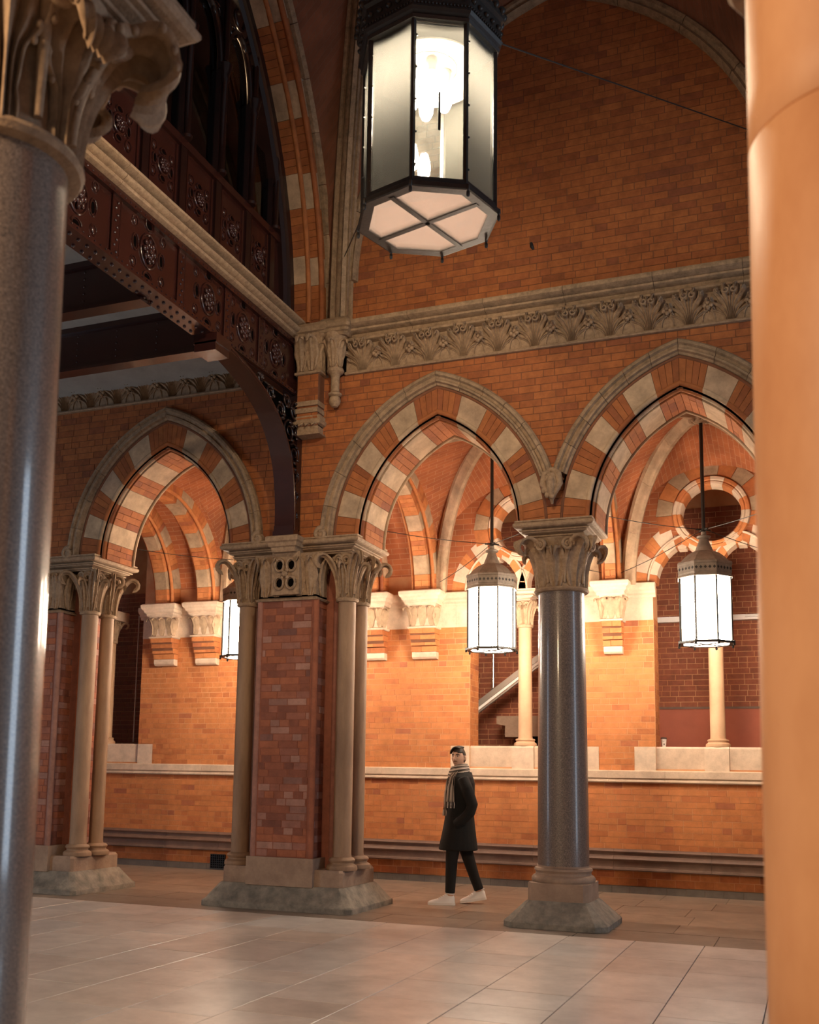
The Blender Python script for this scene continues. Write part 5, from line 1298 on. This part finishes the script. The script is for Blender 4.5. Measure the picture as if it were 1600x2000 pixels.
# stubble: thin skin over jaw and upper lip
def shell(name, mat, keep, grow, n=56, m_=44):
    G = head_grid(n, m_); mb = MB(); idx = {}
    vs, fs = [], []
    def vid(i, j):
        k = (i, j % n)
        if k not in idx:
            p = G[i][j % n]; vs.append(tuple(to_man(p * (1 + grow)))); idx[k] = len(vs) - 1
        return idx[k]
    for i in range(m_):
        for j in range(n):
            c_ = (G[i][j] + G[i + 1][(j + 1) % n]) / 2
            if keep(c_): fs.append((vid(i, j), vid(i, j + 1), vid(i + 1, j + 1), vid(i + 1, j)))
    mb.add(vs, fs); o = mb.build(name, mat, man, 60); sd_ = o.modifiers.new('thick', 'SOLIDIFY'); sd_.thickness = .002; return o
shell('stubble', 'stubble', lambda c_: c_.x > .035 and ((-.054 < c_.z < -.036 and abs(c_.y) < .026 - .4 * (c_.z + .05)) or (c_.z < -.084 and c_.z > -.118)), .006)
mb = MB(); mb.tube([tuple(to_man(Vector((.096 - abs(q) * .006, q * .010, -.061)))) for q in (-2, -1, 0, 1, 2)], [.002, .0045, .005, .0045, .002], 8); mb.build('lips', 'lips', man, 60)
# hair
def hair_fn(dx, dy, dz):
    p = head_pt(dx, dy, dz); up = max(0, dz)
    k = 1.05 + .05 * up * (1 + .5 * dx)
    return Vector((p.x * (1.05 + .05 * up), p.y * 1.06, p.z * k))
def keep_hair(dx, dy, dz):
    if dx > .30: return dz > .50 - .10 * dy + .04 * sin(9 * dy)
    if dx > -.05: return dz > .50 - (.30 - dx) * 2.2
    return dz > -.30 - .25 * max(0, -dx)
n, m_ = 48, 36; mb = MB(); idx = {}; vs, fs = [], []
def hv_(i, j):
    k = (i, j % n)
    if k not in idx:
        t = -PI / 2 + PI * i / m_; q = max(cos(t), .01); a = 2 * PI * (j % n) / n
        vs.append(tuple(to_man(hair_fn(q * cos(a), q * sin(a), sin(t))))); idx[k] = len(vs) - 1
    return idx[k]
for i in range(m_):
    for j in range(n):
        t = -PI / 2 + PI * (i + .5) / m_; a = 2 * PI * (j + .5) / n
        if keep_hair(cos(t) * cos(a), cos(t) * sin(a), sin(t)): fs.append((hv_(i, j), hv_(i, j + 1), hv_(i + 1, j + 1), hv_(i + 1, j)))
mb.add(vs, fs); hair = mb.build('hair', 'hair', man, 60); sd_ = hair.modifiers.new('thick', 'SOLIDIFY'); sd_.thickness = .012; sd_.offset = -1
mb = MB(); rg = random.Random(3)
for q in range(16):      # locks combed from the parting over to his right, falling at the temple
    f = q / 15; x0 = .058 - .115 * f
    pts = []
    for i in range(8):
        v = i / 7; th_ = -.5 + v * (1.75 if f < .35 else 1.3); pts.append(tuple(to_man(Vector((x0 + .012 * sin(PI * v) + (.010 * v if f < .35 else 0), -.080 * sin(th_), .006 + .122 * cos(th_) * (1 - .12 * max(0, x0) / .075) + .004 * rg.random())))))
    mb.tube(pts, [.007, .009, .010, .010, .009, .008, .006, .003], 6)
mb.build('hair_locks', 'hair', hair, 60)
# coat
def ell(cx_, hd, hw, z, n=28, e=.85): 
    return [(cx_ + hd * math.copysign(abs(cos(2 * PI * k / n)) ** e, cos(2 * PI * k / n)), hw * math.copysign(abs(sin(2 * PI * k / n)) ** e, sin(2 * PI * k / n)), z) for k in range(n)]
mb = MB(); mb.loft([ell(*q) for q in ((-.005, .225, .205, .605), (-.008, .218, .205, .66), (-.012, .20, .20, .76), (-.018, .178, .19, .90), (-.02, .165, .182, 1.0), (-.025, .16, .18, 1.10), (-.03, .165, .195, 1.25), (-.038, .155, .208, 1.36), (-.042, .132, .195, 1.43), (-.042, .105, .135, 1.475), (-.035, .082, .09, 1.505))])
for s_ in (1, -1):
    mb.tube([(-.045, s_ * .165, 1.405), (-.085, s_ * .222, 1.30), (-.150, s_ * .245, 1.12), (-.125, s_ * .240, 1.04), (-.04, s_ * .215, .95), (.04, s_ * .185, .90)], [.070, .073, .066, .062, .058, .05], 12)
ct = mb.build('coat', 'coat', man); remesh(ct, .010, 4)
mb = MB()
mb.loft([[(-.040 + r_ * 1.0 * cos(a), r_ * 1.02 * sin(a), z) for a in [PI * .30 + PI * 1.40 * i / 20 for i in range(21)]] for r_, z in ((.098, 1.45), (.110, 1.485), (.114, 1.49), (.122, 1.475), (.130, 1.44))], cap=False, closed=False); cl = mb.build('collar', 'coat', ct, 60)
for s_ in (1, -1):
    mb = MB(); mb.loft([[(x, s_ * y, z), (x + .006, s_ * (y + w_), z - .02), (x + .014, s_ * (y + w_), z - .02), (x + .01, s_ * y, z)] for x, y, z, w_ in ((.07, .05, 1.46, .06), (.105, .04, 1.38, .08), (.125, .025, 1.28, .06), (.135, .01, 1.18, .01))]); mb.build('lapel', 'coat', ct)
mb = MB(); mb.box(-.02, .09, .178, .192, .93, .975); mb.build('pocket_flap', 'coat', ct)
# trousers
mb = MB(); mb.tube([(0, 0, .80), (0, 0, 1.0)], [(.13, .15), (.13, .16)], 16)
mb.tube([(.015, .085, .92), (.045, .09, .72), (.072, .09, .50), (.080, .088, .30), (.088, .085, .13)], [.100, .088, .070, .062, .056], 14)
mb.tube([(-.025, -.085, .92), (-.075, -.09, .70), (-.135, -.09, .49), (-.195, -.09, .31), (-.252, -.09, .155)], [.100, .088, .070, .060, .055], 14)
tr = mb.build('trousers', 'denim', man); remesh(tr, .009, 3)
# shoes
def shoe(loc, pitch, yaw):
    Rm = Matrix.Rotation(yaw, 4, 'Z') @ Matrix.Rotation(pitch, 4, 'Y'); T_ = Matrix.Translation(loc)
    f = lambda p: tuple(T_ @ Rm @ Vector(p))
    secs = [(0.0, .030, .085), (.008, .036, .105), (.03, .040, .122), (.07, .041, .132), (.105, .041, .120), (.14, .043, .098), (.18, .047, .076), (.22, .049, .063), (.26, .045, .053), (.285, .034, .044), (.298, .016, .036)]
    n = 16; rings = []
    for x, w_, h_ in secs:
        rings.append([f((x, w_ * cos(a) * (1 if sin(a) < .3 else 1 - .30 * (sin(a) - .3)), .018 + max(0, (h_ - .018)) * max(0, sin(a)) ** .8 if sin(a) >= 0 else .018)) for a in [2 * PI * k / n for k in range(n)]])
    mb = MB(); mb.loft(rings); up = mb.build('shoe', 'shoe', man, 60)
    mb = MB(); rings = []
    out = [(x - (.004 if i == 0 else 0) + (.005 if i == len(secs) - 1 else 0), w_ + .004) for i, (x, w_, h_) in enumerate(secs)]
    loop = [(x, w_) for x, w_ in out] + [(x, -w_) for x, w_ in out[::-1]]
    mb.loft([[f((x, y, z)) for x, y in loop] for z in (0.0, .003, .024, .027)]); mb.build('sole', 'sole', up)
    for i in range(5):
        x = .115 + .022 * i; h_ = .118 - .0125 * i
        mb = MB(); mb.tube([f((x, w_, h_ - .010 * abs(q))) for q, w_ in ((-1, -.022), (0, 0), (1, .022))], .0035, 6); mb.build('lace', 'lace', up, 60)
    mb = MB(); mb.tube([f((.052 + .046 * cos(a), .034 * sin(a), .124 + .006 * cos(a))) for a in [2 * PI * k / 16 for k in range(17)]], .007, 6); mb.build('ankle_cuff', 'shoe', up, 60)
shoe((.035, .088, 0), 0.0, .03)
shoe((-.335, -.09, .052), .17, -.03)
# scarf
def strip(mb, path, width, normal, folds, amp, n=12):
    rings, uv = [], []
    for i, (p, wv, nv, wd) in enumerate(path):
        p, wv, nv = Vector(p), Vector(wv).normalized(), Vector(nv).normalized(); row = []
        for k in range(n + 1):
            u = k / n; row.append(tuple(p + wv * (wd * (u - .5)) + nv * (amp * sin(u * folds * 2 * PI + i * .25)))); uv.append((u * 1.6, i * .1))
        rings.append(row)
    vs = [q for r_ in rings for q in r_]; m2 = n + 1
    mb.add(vs, [(i * m2 + j, i * m2 + j + 1, (i + 1) * m2 + j + 1, (i + 1) * m2 + j) for i in range(len(rings) - 1) for j in range(n)], 0, uv)
mb = MB()
def wrap(mb, zc, ra, tilt, tr_, ph):
    n, k_ = 36, 10; vs, uv = [], []
    for i in range(n + 1):
        a = 2 * PI * i / n; c_ = Vector((-.012 + ra * cos(a), ra * .95 * sin(a), zc + tilt * cos(a + ph))); o_ = Vector((cos(a), sin(a), 0))
        for j in range(k_ + 1):
            b = 2 * PI * j / k_; rr = tr_ * (1 + .18 * sin(3 * a + ph)); vs.append(tuple(c_ + o_ * (rr * cos(b)) + Vector((0, 0, rr * 1.15 * sin(b))))); uv.append((j / k_ * 1.6 + .3 * a / 6.28, i * .1))
    m2 = k_ + 1; mb.add(vs, [(i * m2 + j, i * m2 + j + 1, (i + 1) * m2 + j + 1, (i + 1) * m2 + j) for i in range(n) for j in range(k_)], 0, uv)
wrap(mb, 1.512, .086, .024, .032, PI); wrap(mb, 1.482, .098, .030, .030, PI * .85); wrap(mb, 1.545, .080, .020, .022, PI * 1.1)
scf = mb.build('scarf', 'scarf', man, 60)
def tail(pts, nv, width):
    mb = MB(); nv = Vector(nv).normalized(); wv = Vector((nv.y, -nv.x, 0))
    path = []
    for i in range(15):
        v = i / 14; k = v * (len(pts) - 1); a = min(int(k), len(pts) - 2); p = Vector(pts[a]).lerp(Vector(pts[a + 1]), k - a); path.append((p, wv, nv, width * (.75 + .35 * v)))
    strip(mb, path, width, nv, 2.5, .010)
    o = mb.build('scarf_tail', 'scarf', scf, 60); sd_ = o.modifiers.new('thick', 'SOLIDIFY'); sd_.thickness = .006
    e = Vector(pts[-1])
    for k in range(8):
        u = (k + .5) / 8; b = e + wv * (width * 1.08 * (u - .5)) + nv * .01 * sin(u * 2.5 * 2 * PI + 3.5)
        m2 = MB(); m2.tube([tuple(b), tuple(b + Vector((.004 * (k % 3 - 1), 0, -.03))), tuple(b + Vector((.006 * (k % 2), 0, -.07)))], [.005, .006, .004], 5); m2.uv = [(.12 + .36 * (k % 3) * .5, 0)] * len(m2.v); m2.build('fringe', 'scarf', o, 60)
tail([(.030, .085, 1.50), (.075, .130, 1.43), (.095, .165, 1.30), (.098, .165, 1.15)], (.62, .78, 0), .105)
tail([(.065, -.02, 1.49), (.118, .01, 1.40), (.145, .03, 1.25), (.155, .03, 1.06)], (1, .15, 0), .095)
